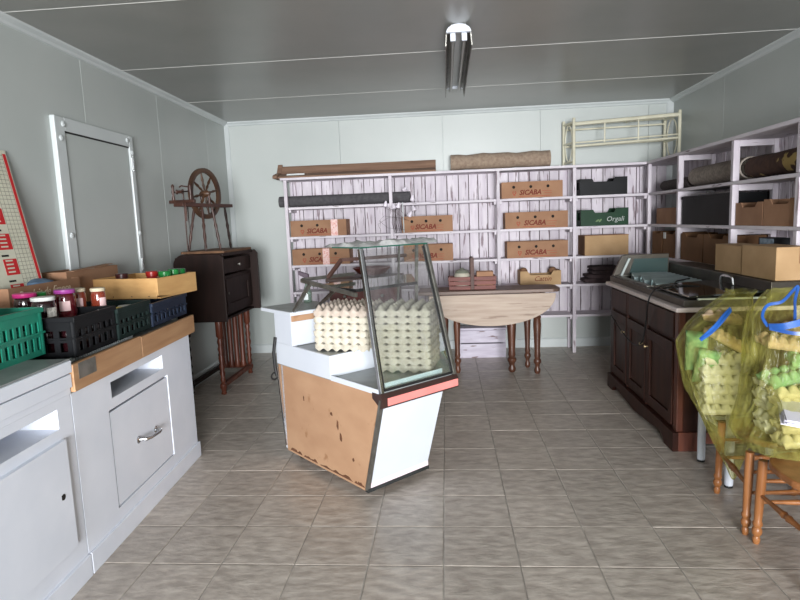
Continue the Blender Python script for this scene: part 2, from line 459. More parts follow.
for xx in XU:
    MB().box(xx - .018, xx + .018, -.012, .03, 0, LV[0] - .026).build('post', PAINT_V, sh, bevel=.003)
    MB().box(xx - .018, xx + .018, D - .065, D - .024, 0, LV[0] - .026).build('post', PAINT_V, sh, bevel=.003)

XS = 2.20
rs = thing('shelf_unit', 'weathered lilac plank shelving behind the mahogany sideboard', 'shelf', (XS, 0, 0))
DX = XR - .004 - XS
YU = [3.27, 2.235, 1.40, .45]
y = .2
while y < 4.06:
    w_ = min(random.choice((.105, .12, .13, .14)), 4.06 - y)
    if w_ > .03: MB().box(DX - .016 - random.uniform(0, .005), DX, y + .0035, y + w_ - .0035, .40, 2.01).build('plank', PAINT_V, rs, bevel=.002)
    y += w_
MB().box(-.03, DX, .2, 4.40, LV[0] - .026 - .0, LV[0]).build('shelf_board', PAINT_Y, rs, bevel=.003)
for z in LV[1:5]:
    MB().box(0, DX - .022, .2, 4.07, z - .026, z).build('shelf_board', PAINT_Y, rs, bevel=.003)
for yy in YU:
    zs = [0] + [z for z in sorted(LV[:5])]
    for lo, hi in zip(zs[:-1], zs[1:]):
        a = lo; b = hi - .026
        MB().box(-.012, .035, yy - .02, yy + .02, a, b).build('post', PAINT_V, rs, bevel=.003)
        MB().box(DX - .065, DX - .024, yy - .02, yy + .02, a, b).build('post', PAINT_V, rs, bevel=.003)
        MB().box(.035, DX - .065, yy - .018, yy + .018, b - .045, b).build('rail', PAINT_X, rs, bevel=.003)

# ------------------------------------------------------------------ fruit boxes on the shelves
def open_box(t, w, d, h, m=CARD, min_=CARD_IN, th=.006, notch=None, notch_w=.5):
    """w along x (centred), d from y=0 back, h up; four walls and a floor as parts; front can be notched"""
    def wall(y0_, y1_, nt):
        if nt:
            a = w * notch_w / 2; b = h - nt
            return MB().prism([(-w / 2, 0), (w / 2, 0), (w / 2, h), (a + .03, h), (a, b), (-a, b), (-a - .03, h), (-w / 2, h)], 'y', y0_, y1_)
        return MB().box(-w / 2, w / 2, y0_, y1_, 0, h)
    wall(0, th, notch).build('front_panel', m, t)
    wall(d - th, d, notch).build('back_panel', m, t)
    MB().box(-w / 2, -w / 2 + th, th, d - th, 0, h).build('side_panel', m, t)
    MB().box(w / 2 - th, w / 2, th, d - th, 0, h).build('side_panel', m, t)
    MB().box(-w / 2 + th, w / 2 - th, th, d - th, 0, th).build('bottom_panel', min_, t)


def heart(parent, x, z, s):
    b = MB()
    for sx in (-1, 1):
        b.bar((x, -.0012, z - s * .5), (x + sx * s * .55, -.0012, z + s * .1), .001, s * .22, (0, 1, 0)) if 0 else None
        b.tube([(x, -.0012, z - s * .6), (x + sx * s * .5, -.0012, z), (x + sx * s * .45, -.0012, z + s * .45), (x + sx * s * .1, -.0012, z + s * .35)], s * .13, 4)
    b.tube([(x - s * .35, -.0012, z - s * .8), (x + s * .35, -.0012, z - s * .8)], s * .08, 4)
    b.build('emblem', PRINT, parent)


hole_me = MB().lathe([(.016, 0), (.016, .0012)], axis='y', n=14).mesh('hand_hole', HOLE)


def fruit_box(x0, x1, z, h, label, tape=None, mirror=False, closed_at=None):
    w = x1 - x0
    t = thing('fruit_box', label, 'box', ((x0 + x1) / 2, YS + .012, z), 0, 'cardboard fruit boxes on the back shelves')
    open_box(t, w, .26, h)
    for fx in (-.30, -.02, .26): inst('hand_hole', hole_me, t, (w * fx, -.001, h * .68))
    heart(t, -w * .29, h * .32, .034)
    text('SICABA', .074, PRINT_D, t, (-.02, -.0006, h * .20), (R(90), 0, 0), shear=.25, sx=.95, bold=.0025)
    MB().box(-w * .22, w * .30, -.0008, .0002, h * .10, h * .125).build('print_line', PRINT, t)
    MB().box(w * .16, w * .32, -.0008, .0002, h * .40, h * .42).build('print_line', PRINT, t)
    MB().box(w * .20, w * .32, -.0008, .0002, h * .26, h * .28).build('print_line', PRINT, t)
    if tape is not None:
        MB().box(tape - .038, tape + .038, -.0016, .0002, 0, h + .001).build('tape', TAPE, t)
    return t


fruit_box(-1.68, -1.05, LV[2], .178, 'brown fruit box with pink tape on shelf under the grey carpet roll', tape=.18)
fruit_box(-1.68, -1.03, LV[3], .178, 'brown fruit box with pink tape, directly below the other taped box at shelf end', tape=.06)
fruit_box(-.43, .13, LV[2], .178, 'brown fruit box without tape, beside hanging string lights on the shelf post')
fruit_box(-.42, .125, LV[3], .182, 'brown fruit box seen partly through the glass display case, below another fruit box')
fruit_box(.665, 1.315, LV[1], .175, 'brown fruit box on the highest shelf, under the beige rug roll')
fruit_box(.70, 1.37, LV[2], .178, 'brown fruit box with pink tape, middle one of three stacked shelves')
fruit_box(.715, 1.37, LV[3], .178, 'brown fruit box without tape, directly above the small notched cardboard tray')

t = thing('cardboard_tray', 'small pale cardboard tray with notched front on shelf behind the drop-leaf table', 'box', (1.075, YS + .01, LV[4]))
open_box(t, .44, .26, .155, CARD2, CARD_IN, notch=.045, notch_w=.5)
text('Cattin', .075, PRINT_D, t, (0.02, -.0006, .045), (R(90), 0, 0), shear=.35)
for sx in (-.17, .15):
    MB().lathe([(.02, 0), (.042, .02), (.045, .045), (.03, .07), (.005, .078)], c=(sx, .12, .11), n=12).build('crumpled_paper', M('brown_paper', (132, 96, 70), (110, 78, 56), rough=.9, scale=20), t, smooth=True)

# black and green folding produce crates
def produce_crate(name, label, x0, x1, z, h, m, y=YS + .01, letters=False):
    w = x1 - x0
    t = thing(name, label, 'crate', ((x0 + x1) / 2, y, z))
    d = .27
    prof = [(-w / 2, 0), (w / 2, 0), (w / 2, h), (w * .24, h), (w * .20, h - .045), (-w * .20, h - .045), (-w * .24, h - .012), (-w / 2, h - .012)]
    MB().prism(prof, 'y', 0, .012).build('front_panel', m, t, bevel=.002)
    MB().prism(prof, 'y', d - .012, d).build('back_panel', m, t, bevel=.002)
    for sx in (-1, 1):
        b = MB()
        xa, xb = sorted((sx * w / 2, sx * (w / 2 - .012)))
        b.box(xa, xb, .012, .06, 0, h - .01).box(xa, xb, d - .06, d - .012, 0, h - .01).box(xa, xb, .06, d - .06, 0, h * .35).box(xa, xb, .06, d - .06, h * .78, h - .01)
        b.build('side_panel', m, t)
    MB().box(-w / 2 + .012, w / 2 - .012, .012, d - .012, 0, .01).build('bottom_panel', m, t)
    return t


produce_crate('produce_crate', 'black plastic produce crate with notched rim on the back shelf, above the green crate', 1.495, 1.99, LV[1], .185, BLACKP)
t = produce_crate('produce_crate', 'dark green produce crate with white lettering on its front', 1.505, 2.005, LV[2], .185, M('green_plastic', (22, 58, 36), (18, 50, 30), rough=.5, scale=6, spec=.2))
text('Orgali', .074, M('grey_white_print', (176, 182, 178), rough=.7), t, (.11, -.0006, .045), (R(90), 0, 0), shear=.2)
for ex, er in ((-.075, .5), (-.045, .9)):
    MB().prism([(ex + .022 * math.cos(q) * math.cos(er) - .009 * math.sin(q) * math.sin(er), .055 + .022 * math.cos(q) * math.sin(er) + .009 * math.sin(q) * math.cos(er)) for q in [2 * PI * k / 12 for k in range(12)]], 'y', -.0008, .0002).build('leaf_mark', M('muted_green_print', (104, 128, 88), rough=.7), t)

t = thing('cardboard_box', 'plain closed cardboard box with dark end, on shelf under the green crate', 'box', (1.785, YS + .03, LV[3]), R(3))
MB().box(-.235, .235, 0, .25, 0, .215).build('carton', CARD2, t, bevel=.004)
MB().box(-.237, .237, -.002, .126, .213, .219).build('flap', CARD, t)
MB().box(-.237, .237, .13, .252, .213, .219).build('flap', CARD, t)
MB().box(-.238, -.234, 0, .25, .004, .21).build('end_panel', CARD_IN, t)

# folded sacks on the fifth shelf
SACK = M('dark_cloth', (74, 60, 62), (54, 44, 46), rough=.95, scale=14, bump=.5, rand=.25)
def folded_cloth(loc, w, d, h, m, label, rz=0, group=None, name='folded_cloth', cat='cloth'):
    b = MB(); n = 14
    ring = []
    for k in range(n):
        yk = d * k / (n - 1)
        hh = h * (1 + .18 * math.sin(k * 1.7 + loc[0] * 9))
        pr = []
        for q in range(12):
            tq = 2 * PI * q / 12
            cx_, cz_ = math.cos(tq), math.sin(tq)
            pr.append((math.copysign(abs(cx_) ** .5, cx_) * w / 2 * (1 + .05 * math.sin(3 * tq + k)), yk, hh / 2 + math.copysign(abs(cz_) ** .6, cz_) * hh / 2))
        ring.append(pr)
    vs_ = [p for r_ in ring for p in r_]
    fs = [(k * 12 + q, k * 12 + (q + 1) % 12, (k + 1) * 12 + (q + 1) % 12, (k + 1) * 12 + q) for k in range(n - 1) for q in range(12)]
    fs += [tuple(range(11, -1, -1)), tuple((n - 1) * 12 + q for q in range(12))]
    b.add(vs_, fs)
    o = b.build(name, m, smooth=True, loc=loc, rz=rz)
    return tag(o, label, cat, group)


for k, (dx, dz, w_, h_) in enumerate(((.0, 0, .40, .05), (.02, .05, .38, .045), (.05, .095, .34, .045), (.03, .14, .30, .04))):
    folded_cloth((1.75 + dx, YS + .02, LV[4] + dz), w_, .24, h_, SACK, ('widest dark folded cloth sack, bottom of the pile beside the sideboard', 'dark folded cloth sack second from the bottom of the pile beside the sideboard', 'dark folded cloth sack second from the top of the pile beside the sideboard', 'narrowest dark folded cloth sack, top of the pile beside the sideboard')[k], 0, 'dark folded sacks')

# rolls and boards lying on the shelves
def spiral(r_, turns=2.2, n=40, th=.006, sq=1.0):
    outer = []; inner = []
    for k in range(n + 1):
        t = 2 * PI * turns * k / n; rr = r_ * (1 - .55 * k / n)
        outer.append((rr * math.cos(t), rr * math.sin(t) * sq)); inner.append(((rr - th) * math.cos(t), (rr - th) * math.sin(t) * sq))
    return outer, inner


def carpet_roll(name, label, loc, length, r_, m, axis='x', rz=0, sq=1.0, wob=.0, th=.010, edge=None, turns=2.4):
    t = thing(name, label, 'rug', loc, rz)
    o_, i_ = spiral(r_, turns, 64, th, sq)
    n = len(o_); nl = 13
    b = MB(); vs_ = []; fs = []
    for k in range(nl):
        a = length * k / (nl - 1)
        s_ = 1 + wob * math.sin(k * 2.1) * .5 + wob * .4 * math.sin(k * 5.3)
        for lst in (o_, i_):
            for p in lst: vs_.append((a, p[0] * s_, p[1] * s_ + r_ * sq))
    for k in range(nl - 1):
        A = k * 2 * n; B = (k + 1) * 2 * n
        for q in range(n - 1):
            fs.append((A + q, A + q + 1, B + q + 1, B + q)); fs.append((A + n + q + 1, A + n + q, B + n + q, B + n + q + 1))
        fs.append((A, B, B + n, A + n)); fs.append((A + n - 1, A + 2 * n - 1, B + 2 * n - 1, B + n - 1))
    for A in (0, (nl - 1) * 2 * n):
        for q in range(n - 1): fs.append((A + q, A + n + q, A + n + q + 1, A + q + 1))
    b.add(vs_, fs)
    b.build('rolled_pile', m, t, smooth=True)
    if edge:
        for A in (-.002, length + .002):
            pts = [(A, (p[0] + q[0]) / 2, (p[1] + q[1]) / 2 + r_ * sq) for p, q in zip(o_, i_)]
            MB().tube(pts, th * .45, 5).build('bound_edge', edge, t)
    return t


carpet_roll('felt_roll', 'slate grey rolled felt carpet on the shelf, poking past the post', (-1.835, YS + .19, LV[1]), 1.50, .068, SLATE, th=.012)
t = thing('wooden_trough', 'long brown wooden moulding lying on top of the shelving', 'board', (-1.80, YS + .16, LV[0]))
MB().prism([(-.13, 0), (.10, 0), (.10, .15), (.085, .15), (.02, .06), (-.10, .03), (-.13, .02)], 'x', 0, 1.76).build('moulding', BROWNFELT, t, bevel=.004)
MB().prism([(-.155, -.0), (.12, 0), (.12, .175), (.10, .175), (.03, .075), (-.12, .045), (-.155, .03)], 'x', -.05, 0).build('end_piece', BROWNFELT, t, bevel=.004)
MB().box(.1, .3, -.101, -.094, .034, .05).build('torn_label', PVC, t)
carpet_roll('rug_roll', 'beige rolled rug with crumpled end on top of the back shelving', (.125, YS + .16, LV[0]), 1.08, .094, RUGB, wob=.13, th=.014)

# cream metal bed frame on top, in the corner
bf = thing('bed_frame', 'cream painted metal folding frame standing on top of the corner shelving', 'frame', (0, 0, LV[0]))
pA, pB = (1.435, 4.13), (1.375, 4.36)
qA, qB = (2.46, 3.97), (2.44, 4.32)
for p in (pA, pB, qA, qB):
    MB().lathe([(.017, 0), (.017, .485), (.012, .495)], c=(p[0], p[1], 0), n=10).build('post', CREAM, bf, smooth=True)
def rail(a, b, za, zb, r_=.012, nm='rail'):
    MB().tube([(a[0], a[1], za), (b[0], b[1], zb)], r_, 8).build(nm, CREAM, bf, smooth=True)
rail(pA, qA, .43, .45, .02); rail(pB, qB, .46, .47, .014); rail(pA, qA, .20, .22); rail(pB, qB, .22, .24); rail(pA, qA, .235, .255, .008)
rail(pB, qB, .40, .41, .01)
rail(pA, pB, .45, .45); rail(pA, pB, .04, .04); rail(qA, qB, .45, .45); rail(qA, qB, .22, .22); rail(pA, pB, .24, .24)
for f_ in (.3, .62):
    a = [pA[i] + (qA[i] - pA[i]) * f_ for i in (0, 1)]; b = [pB[i] + (qB[i] - pB[i]) * f_ for i in (0, 1)]
    rail(a, b, .43, .45, .008, 'cross_rod'); MB().tube([(a[0], a[1], .43), (a[0], a[1], .22)], .008, 6).build('spacer', CREAM, bf)
for q0, q1 in ((qA, qB), (pA, pB)):
    m_ = ((q0[0] + q1[0]) / 2, (q0[1] + q1[1]) / 2)
    pts = [(m_[0] + (q0[0] - m_[0]) * .7 * math.cos(t), m_[1] + (q0[1] - m_[1]) * .7 * math.cos(t), .24 + .19 * math.sin(t)) for t in [2 * PI * k / 24 for k in range(24)]]
    MB().tube(pts, .007, 6, closed=True).build('oval_scroll', CREAM, bf, smooth=True)

# string of plastic flower lights on the shelf post
st = thing('light_string', 'string of small white bell lights hung on the shelf post', 'lights', (-.54, YS - .03, 1.70))
wire = MB()
for k in range(2):
    random.seed(20 + k)
    x_, z_ = 0, .0; pts = []
    for q in range(14):
        pts.append((x_ + .22 * math.sin(q * .9 + k * 1.3) * (q / 13) + .05, -.01 - .012 * math.sin(q + k), .05 - q * .022 + .05 * math.sin(q * 1.3 + k)))
    wire.tube(pts, .0014, 5)
wire.build('wire', M('brown_wire', (70, 54, 56), rough=.6), st)
wire2 = MB()
for k in range(6):
    x_ = .02 + .02 * k
    wire2.tube([(x_, -.005, .0), (x_ + .012 * math.sin(k), -.014, -.1), (x_ - .01, -.008, -.2), (x_ + .008, -.012, -.295)], .003, 5)
wire2.build('wire_bundle', M('brown_wire', (70, 54, 56)), st)
MB().tube([(.13, -.006, .02), (.135, -.008, -.31)], .006, 6).build('white_cable', PVC, st)
bell = MB().lathe([(.008, .03), (.012, .02), (.02, .0), (.026, -.022), (.02, -.03), (0, -.03)], n=10).mesh('bell', M('bell_white', (232, 224, 234), rough=.5))
for x_, z_, rx in ((-.055, .01, .2), (.03, -.02, -.2), (.085, -.01, .3), (.24, .06, .1), (.25, -.05, -.3), (.165, .165, .9), (.21, -.11, .5)):
    inst('bell', bell, st, (x_, -.014, z_), (rx, rx, 0))

# things on the right-hand shelves
def rbox(name, label, y0, y1, z, h, m=CARD, notch=.03, d=.28, tx=None, x=XS + .012, grp='cardboard boxes on the shelves behind the sideboard'):
    w = y1 - y0
    t = thing(name, label, 'box', (x, (y0 + y1) / 2, z), R(-90), grp)
    open_box(t, w, d, h, m, CARD_IN, notch=notch, notch_w=.45)
    return t


t = thing('cardboard_box', 'small cardboard box with pale end in the shelf corner', 'box', (XS + .03, 3.62, LV[2]))
MB().box(0, .26, -.30, .3, 0, .16).build('carton', CARD, t, bevel=.003)
MB().box(-.002, .262, -.304, -.3, .004, .156).build('end_panel', CARD2, t)
rbox('cardboard_box', 'brown open cardboard box on the lower shelf, tucked in the corner', 3.70, 3.98, LV[3], .245, CARD_IN, .02)
rbox('cardboard_box', 'brown open cardboard box on lower shelf with a scrap of white paper', 3.32, 3.67, LV[3], .245, CARD_IN, .02)
bpy.context.view_layer.update()
t = bpy.data.objects[[o.name for o in bpy.data.objects if o.get('label', '').endswith('scrap of white paper')][0]]
MB().box(-.16, -.10, -.004, .0, .18, .24).build('paper_scrap', PVC, t)
rbox('cardboard_box', 'brown notched cardboard box on lower shelf behind the sideboard, beside a twin box', 2.76, 3.22, LV[3], .24, CARD_IN, .03)
rbox('cardboard_box', 'brown notched cardboard box on lower shelf, half behind the two large pale boxes', 2.28, 2.74, LV[3], .24, CARD_IN, .03)
rbox('cardboard_box', 'open brown cardboard box with scooped front, next to the black crate', 1.83, 2.205, LV[2], .165, CARD, .035)
rbox('cardboard_box', 'open brown cardboard box with scooped front, below the dark patterned rug', 1.43, 1.815, LV[2], .178, CARD, .035)
rbox('cardboard_box', 'open brown cardboard box with scooped front, past the last shelf post', .95, 1.375, LV[2], .178, CARD, .035)

t = thing('produce_crate', 'deep black plastic crate with clutter on the shelf behind the sideboard', 'crate', (XS + .012, 2.755, LV[2]), R(-90))
w_ = .9
MB().box(-w_ / 2, w_ / 2, 0, .012, 0, .245).build('front_panel', BLACKP, t)
MB().box(-w_ / 2, w_ / 2, .27, .282, 0, .245).build('back_panel', BLACKP, t)
for sx in (-w_ / 2, w_ / 2 - .012): MB().box(sx, sx + .012, .012, .27, 0, .245).build('side_panel', BLACKP, t)
MB().box(-w_ / 2 + .012, w_ / 2 - .012, .012, .27, 0, .012).build('bottom_panel', BLACKP, t)
MB().box(-w_ / 2 - .004, w_ / 2 + .004, -.008, 0, .225, .25).build('rim', BLACKP, t)
t = thing('metal_strip', 'thin pale metal strip with a wire coil lying across the black crate', 'strip', (XS + .05, 2.72, LV[2] + .256))
MB().bar((0, -.35, 0), (.02, .42, .012), .02, .006).build('strip', ALU, t)
MB().tube([(-.02 + .03 * math.cos(k * .6), -.05 + .05 * math.sin(k * .6), .010 + .0008 * k) for k in range(22)], .003, 5).build('wire_coil', CHROME, t)

carpet_roll('rug_roll', 'grey-beige rolled rug with coiled layers above the deep black crate', (XS + .15, 3.22, LV[1]), .93, .10, RUGG, rz=R(-90), th=.016, edge=M('cream_binding', (190, 180, 168), rough=.9), sq=.95)
carpet_roll('rug_roll', 'flat dark grey rolled mat on the shelf in the room corner', (XS + .15, 4.0, LV[1]), .68, .07, M('dark_mat', (92, 84, 82), (74, 66, 66), rough=.98, scale=40), rz=R(-90), th=.012, sq=.85)
carpet_roll('rug_roll', 'dark brown patterned rug rolled up above the scooped cardboard boxes', (XS + .15, 2.20, LV[1]), 1.5, .10, RUGD, rz=R(-90), th=.016, sq=.9, wob=.05)

# two large pale boxes and a little blue carton
t = thing('cardboard_box', 'large pale brown carton at the back of the mahogany counter, farther of two', 'box', (1.99, 1.63, 1.075), 0)
MB().box(0, .19, .005, .38, 0, .185).build('carton', CARD2, t, bevel=.004)
MB().box(-.001, .191, .003, .192, .184, .188).build('flap', CARD2, t)
MB().box(-.001, .191, .196, .382, .184, .188).build('flap', CARD2, t)
t = thing('cardboard_box', 'large pale brown carton with brown tape on its end, nearer to the yellow bags', 'box', (1.985, 1.21, 1.075), 0)
MB().box(0, .195, 0, .405, 0, .195).build('carton', CARD2, t, bevel=.004)
MB().box(-.001, .196, -.003, .2, .194, .198).build('flap', CARD2, t)
MB().box(-.001, .196, .204, .407, .194, .198).build('flap', CARD2, t)
MB().box(.13, .196, -.0035, .0, .1, .199).build('tape', CARD, t)
t = thing('small_carton', 'small carton with blue-white label on the shelf above the pale boxes', 'box', (XS + .02, 1.78, LV[3]))
MB().box(0, .1, -.1, .1, 0, .24).build('carton', BLACKP, t)
MB().box(-.002, 0, -.09, .08, .15, .235).build('label', M('pale_blue_label', (150, 170, 186), (110, 130, 150), rough=.5, scale=30), t)

# ------------------------------------------------------------------ plate with holes: one connected mesh
def plate(xs, zs, holes, t0, t1, axis='y'):
    """xs, zs outer extents (2-tuples); holes [(x0,x1,z0,z1)]; extruded t0..t1 along axis ('y': x,z plane; 'x': y,z plane; 'z': x,y plane)"""
    X = sorted(set([xs[0], xs[1]] + [round(h[i], 5) for h in holes for i in (0, 1)]))
    Z = sorted(set([zs[0], zs[1]] + [round(h[i], 5) for h in holes for i in (2, 3)]))
    def solid(i, j):
        if i < 0 or j < 0 or i >= len(X) - 1 or j >= len(Z) - 1: return False
        cx, cz = (X[i] + X[i + 1]) / 2, (Z[j] + Z[j + 1]) / 2
        return not any(h[0] < cx < h[1] and h[2] < cz < h[3] for h in holes)
    P = {}; V = []; Fc = []
    def vid(i, j, k):
        key = (i, j, k)
        if key not in P:
            t = (t0, t1)[k]
            P[key] = len(V)
            V.append({'y': (X[i], t, Z[j]), 'x': (t, X[i], Z[j]), 'z': (X[i], Z[j], t)}[axis])
        return P[key]
    for i in range(len(X) - 1):
        for j in range(len(Z) - 1):
            if not solid(i, j): continue
            for k in (0, 1): Fc.append(tuple(vid(a, b, k) for a, b in ((i, j), (i + 1, j), (i + 1, j + 1), (i, j + 1))))
            for (di, dj), (p, q) in (((-1, 0), ((i, j), (i, j + 1))), ((1, 0), ((i + 1, j), (i + 1, j + 1))), ((0, -1), ((i, j), (i + 1, j))), ((0, 1), ((i, j + 1), (i + 1, j + 1)))):
                if not solid(i + di, j + dj): Fc.append((vid(*p, 0), vid(*q, 0), vid(*q, 1), vid(*p, 1)))
    return MB().add(V, Fc)


# ------------------------------------------------------------------ white counters on the left
CA = Vector((-1.644, 1.247, 0)); CDV = Vector((.0561, -.9984, 0)); CN = Vector((.9984, .0561, 0)); CRZ = R(3.21)
def cpos(l, dep, z): return CA + CDV * l - CN * dep + Vector((0, 0, z))

c1 = thing('shop_counter', 'white painted counter with wooden front edge and inset cupboard door', 'counter', CA, CRZ)
DEP = .70
plate((-1.335, 0), (.0, .83), [(-1.05, -.37, .165, .66), (-1.01, -.42, .71, .79)], -.02, 0, 'x').build('front_frame', WHITE_P, c1)
MB().box(0, .014, -1.335, .012, 0, .10).build('plinth', WHITE_P, c1, bevel=.003)
MB().box(-DEP, -.02, -.02, 0, 0, .83).build('end_panel', WHITE_P, c1)
MB().box(-DEP, -.02, -1.335, -1.315, 0, .83).build('end_panel', WHITE_P, c1)
MB().box(-DEP, .0, -1.335, .02, .831, .928).build('worktop', GREYTOP, c1)
MB().box(.002, .024, -.70, .055, .838, .952).build('edge_board', WOODEDGE, c1, bevel=.003)
MB().box(.002, .024, -1.338, -.704, .838, .958).build('edge_board', WOODEDGE, c1, bevel=.003)
MB().box(.0245, .0255, -1.30, -1.16, .885, .955).build('tin_patch', ALU, c1)
d = MB().box(-.022, -.004, -1.034, -.374, .170, .646).build('cupboard_door', WHITE_P, c1, bevel=.003)
hp = MB().tube([(.0, -.78, .415), (.03, -.77, .412), (.042, -.735, .408), (.042, -.63, .40), (.03, -.595, .398), (.0, -.585, .398)], [.009, .011, .008, .008, .011, .009], 10)
hp.build('handle', CHROME, d, smooth=True)
for yy, zz in ((-.785, .415), (-.58, .398)):
    MB().lathe([(.02, 0), (.02, .004), (.012, .008)], c=(-.004, yy, zz), axis='x', n=12).build('handle_plate', CHROME, d)
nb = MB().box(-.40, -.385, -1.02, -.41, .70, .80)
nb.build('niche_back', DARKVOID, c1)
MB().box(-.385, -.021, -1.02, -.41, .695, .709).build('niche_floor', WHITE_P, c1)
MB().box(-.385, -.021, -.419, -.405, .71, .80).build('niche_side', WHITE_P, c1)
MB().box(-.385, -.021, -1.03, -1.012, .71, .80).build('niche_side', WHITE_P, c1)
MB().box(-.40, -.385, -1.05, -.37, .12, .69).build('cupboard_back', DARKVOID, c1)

c2p = CA + CDV * 1.342
c2 = thing('shop_counter', 'white painted counter with layered slab top and sliding door with finger hole', 'counter', c2p, CRZ)
W2 = 1.55
plate((-W2, 0), (.0, .832), [(-.78, -.098, .71, .795), (-.8, -.105, .2, .655)], -.02, 0, 'x').build('front_frame', WHITE_P, c2)
MB().box(0, .014, -W2, 0, 0, .10).build('plinth', WHITE_P, c2, bevel=.003)
MB().box(-DEP, -.02, -.02, 0, 0, .832).build('end_panel', WHITE_P, c2)
MB().box(-DEP, -.02, -W2, -W2 + .02, 0, .832).build('end_panel', WHITE_P, c2)
MB().box(-DEP, .006, -W2, 0, .833, .860).build('top_slab', WHITE_P, c2, bevel=.003)
MB().box(-DEP, .016, -W2, .0, .862, .920).build('top_slab', WHITE_P, c2, bevel=.003)
MB().box(-DEP, .020, -W2, .003, .926, .978).build('top_slab', WHITE_P, c2, bevel=.003)
MB().box(-DEP, .012, -W2, .002, .979, .985).build('top_sheet', GREYTOP, c2)
d = plate((-.82, -.092), (.195, .665), [(-.165, -.14, .43, .452)], -.002, .020, 'x').build('sliding_door', WHITE_P, c2)
MB().lathe([(.013, 0), (.013, .024)], c=(-.003, -.1525, .441), axis='x', n=14).build('finger_hole', HOLE, d)
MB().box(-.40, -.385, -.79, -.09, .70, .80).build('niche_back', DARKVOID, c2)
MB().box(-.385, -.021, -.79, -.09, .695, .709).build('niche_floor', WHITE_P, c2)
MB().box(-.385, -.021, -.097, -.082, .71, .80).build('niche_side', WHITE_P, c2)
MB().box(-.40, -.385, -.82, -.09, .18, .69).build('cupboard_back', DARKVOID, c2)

# ------------------------------------------------------------------ plastic crates with jars
def slat_crate(name, label, l0, l1, d0, d1, z, h, m, bars=9, rows=2, group=None):
    L_, W_ = l1 - l0, d1 - d0
    t = thing(name, label, 'crate', cpos((l0 + l1) / 2, (d0 + d1) / 2, z), CRZ, group)
    def holes(w, n):
        r_ = []
        cell = (w - .04) / n
        for k in range(n):
            a = -w / 2 + .02 + k * cell
            for q in range(rows):
                hz = (h - .075) / rows
                r_.append((a + cell * .22, a + cell * .78, .025 + q * hz, .025 + q * hz + hz - .012))
        return r_
    th = .006
    plate((-L_ / 2, L_ / 2), (0, h), holes(L_, bars), W_ / 2 - th, W_ / 2, 'x').build('long_side', m, t)
    plate((-L_ / 2, L_ / 2), (0, h), holes(L_, bars), -W_ / 2, -W_ / 2 + th, 'x').build('long_side', m, t)
    n2 = max(4, int(bars * W_ / L_))
    plate((-W_ / 2 + th, W_ / 2 - th), (0, h - .012), holes(W_ - .01, n2), L_ / 2 - th, L_ / 2, 'y').build('short_side', m, t)
    plate((-W_ / 2 + th, W_ / 2 - th), (0, h - .012), holes(W_ - .01, n2), -L_ / 2, -L_ / 2 + th, 'y').build('short_side', m, t)
    MB().box(-W_ / 2 + th, W_ / 2 - th, -L_ / 2 + th, L_ / 2 - th, 0, .006).build('bottom', m, t)
    plate((-W_ / 2 - .008, W_ / 2 + .008), (-L_ / 2 - .008, L_ / 2 + .008), [(-W_ / 2 + .004, W_ / 2 - .004, -L_ / 2 + .004, L_ / 2 - .004)], h - .022, h, 'z').build('rim', m, t, bevel=.002)
    plate((-W_ / 2 - .006, W_ / 2 + .006), (-L_ / 2 - .006, L_ / 2 + .006), [(-W_ / 2 + .001, W_ / 2 - .001, -L_ / 2 + .001, L_ / 2 - .001)], h * .45, h * .45 + .008, 'z').build('band', m, t)
    for a, b in ((1, 1), (1, -1), (-1, 1), (-1, -1)):
        MB().lathe([(.014, .004), (.014, h - .004)], c=(a * (W_ / 2 - .012), b * (L_ / 2 - .012), 0), n=10).build('corner_post', m, t)
    return t


TEAL = M('teal_green_plastic', (24, 128, 104), (20, 112, 92), rough=.4, scale=6)
DKG = M('dark_green_plastic', (26, 42, 40), (20, 34, 32), rough=.5, scale=6, spec=.2)
NAVY = M('navy_plastic', (36, 48, 68), (28, 38, 56), rough=.45, scale=6, spec=.25)
slat_crate('jar_crate', 'bright green slatted plastic crate of jars on the layered counter top', 1.215, 1.78, .165, .56, .985, .21, TEAL, 13, 2)
slat_crate('jar_crate', 'black slatted plastic crate full of jars beside the green crate', .80, 1.165, .055, .47, .952, .185, BLACKP, 6, 2)
slat_crate('jar_crate', 'very dark green slatted plastic crate between the black and the navy crate', .415, .785, .05, .46, .953, .165, DKG, 6, 2)
slat_crate('jar_crate', 'dark navy slatted plastic crate under the wooden crate', -.12, .395, .045, .53, .953, .138, NAVY, 8, 1)
tr = thing('slotted_tray', 'white slotted plastic tray edge peeping out under the black crate', 'tray', cpos(1.0, .25, .929), CRZ)
plate((-.42, .42), (.001, .022), [(-.42 + .02 + k * .02, -.42 + .032 + k * .02, .005, .018) for k in range(39)], .165, .170, 'x').build('slotted_side', PVC, tr)
MB().box(-.19, .165, -.205, .42, .0, .022).build('tray_body', BLACKP, tr)
tr.children[0].data.materials[0] = PVC


def label_patch(r_, z0, z1, a0, a1, n=6):
    b = MB(); vs_ = []
    for z in (z0, z1):
        for k in range(n + 1):
            t = a0 + (a1 - a0) * k / n; vs_.append((r_ * math.cos(t), r_ * math.sin(t), z))
    return b.add(vs_, [(k, k + 1, n + 2 + k, n + 1 + k) for k in range(n)])


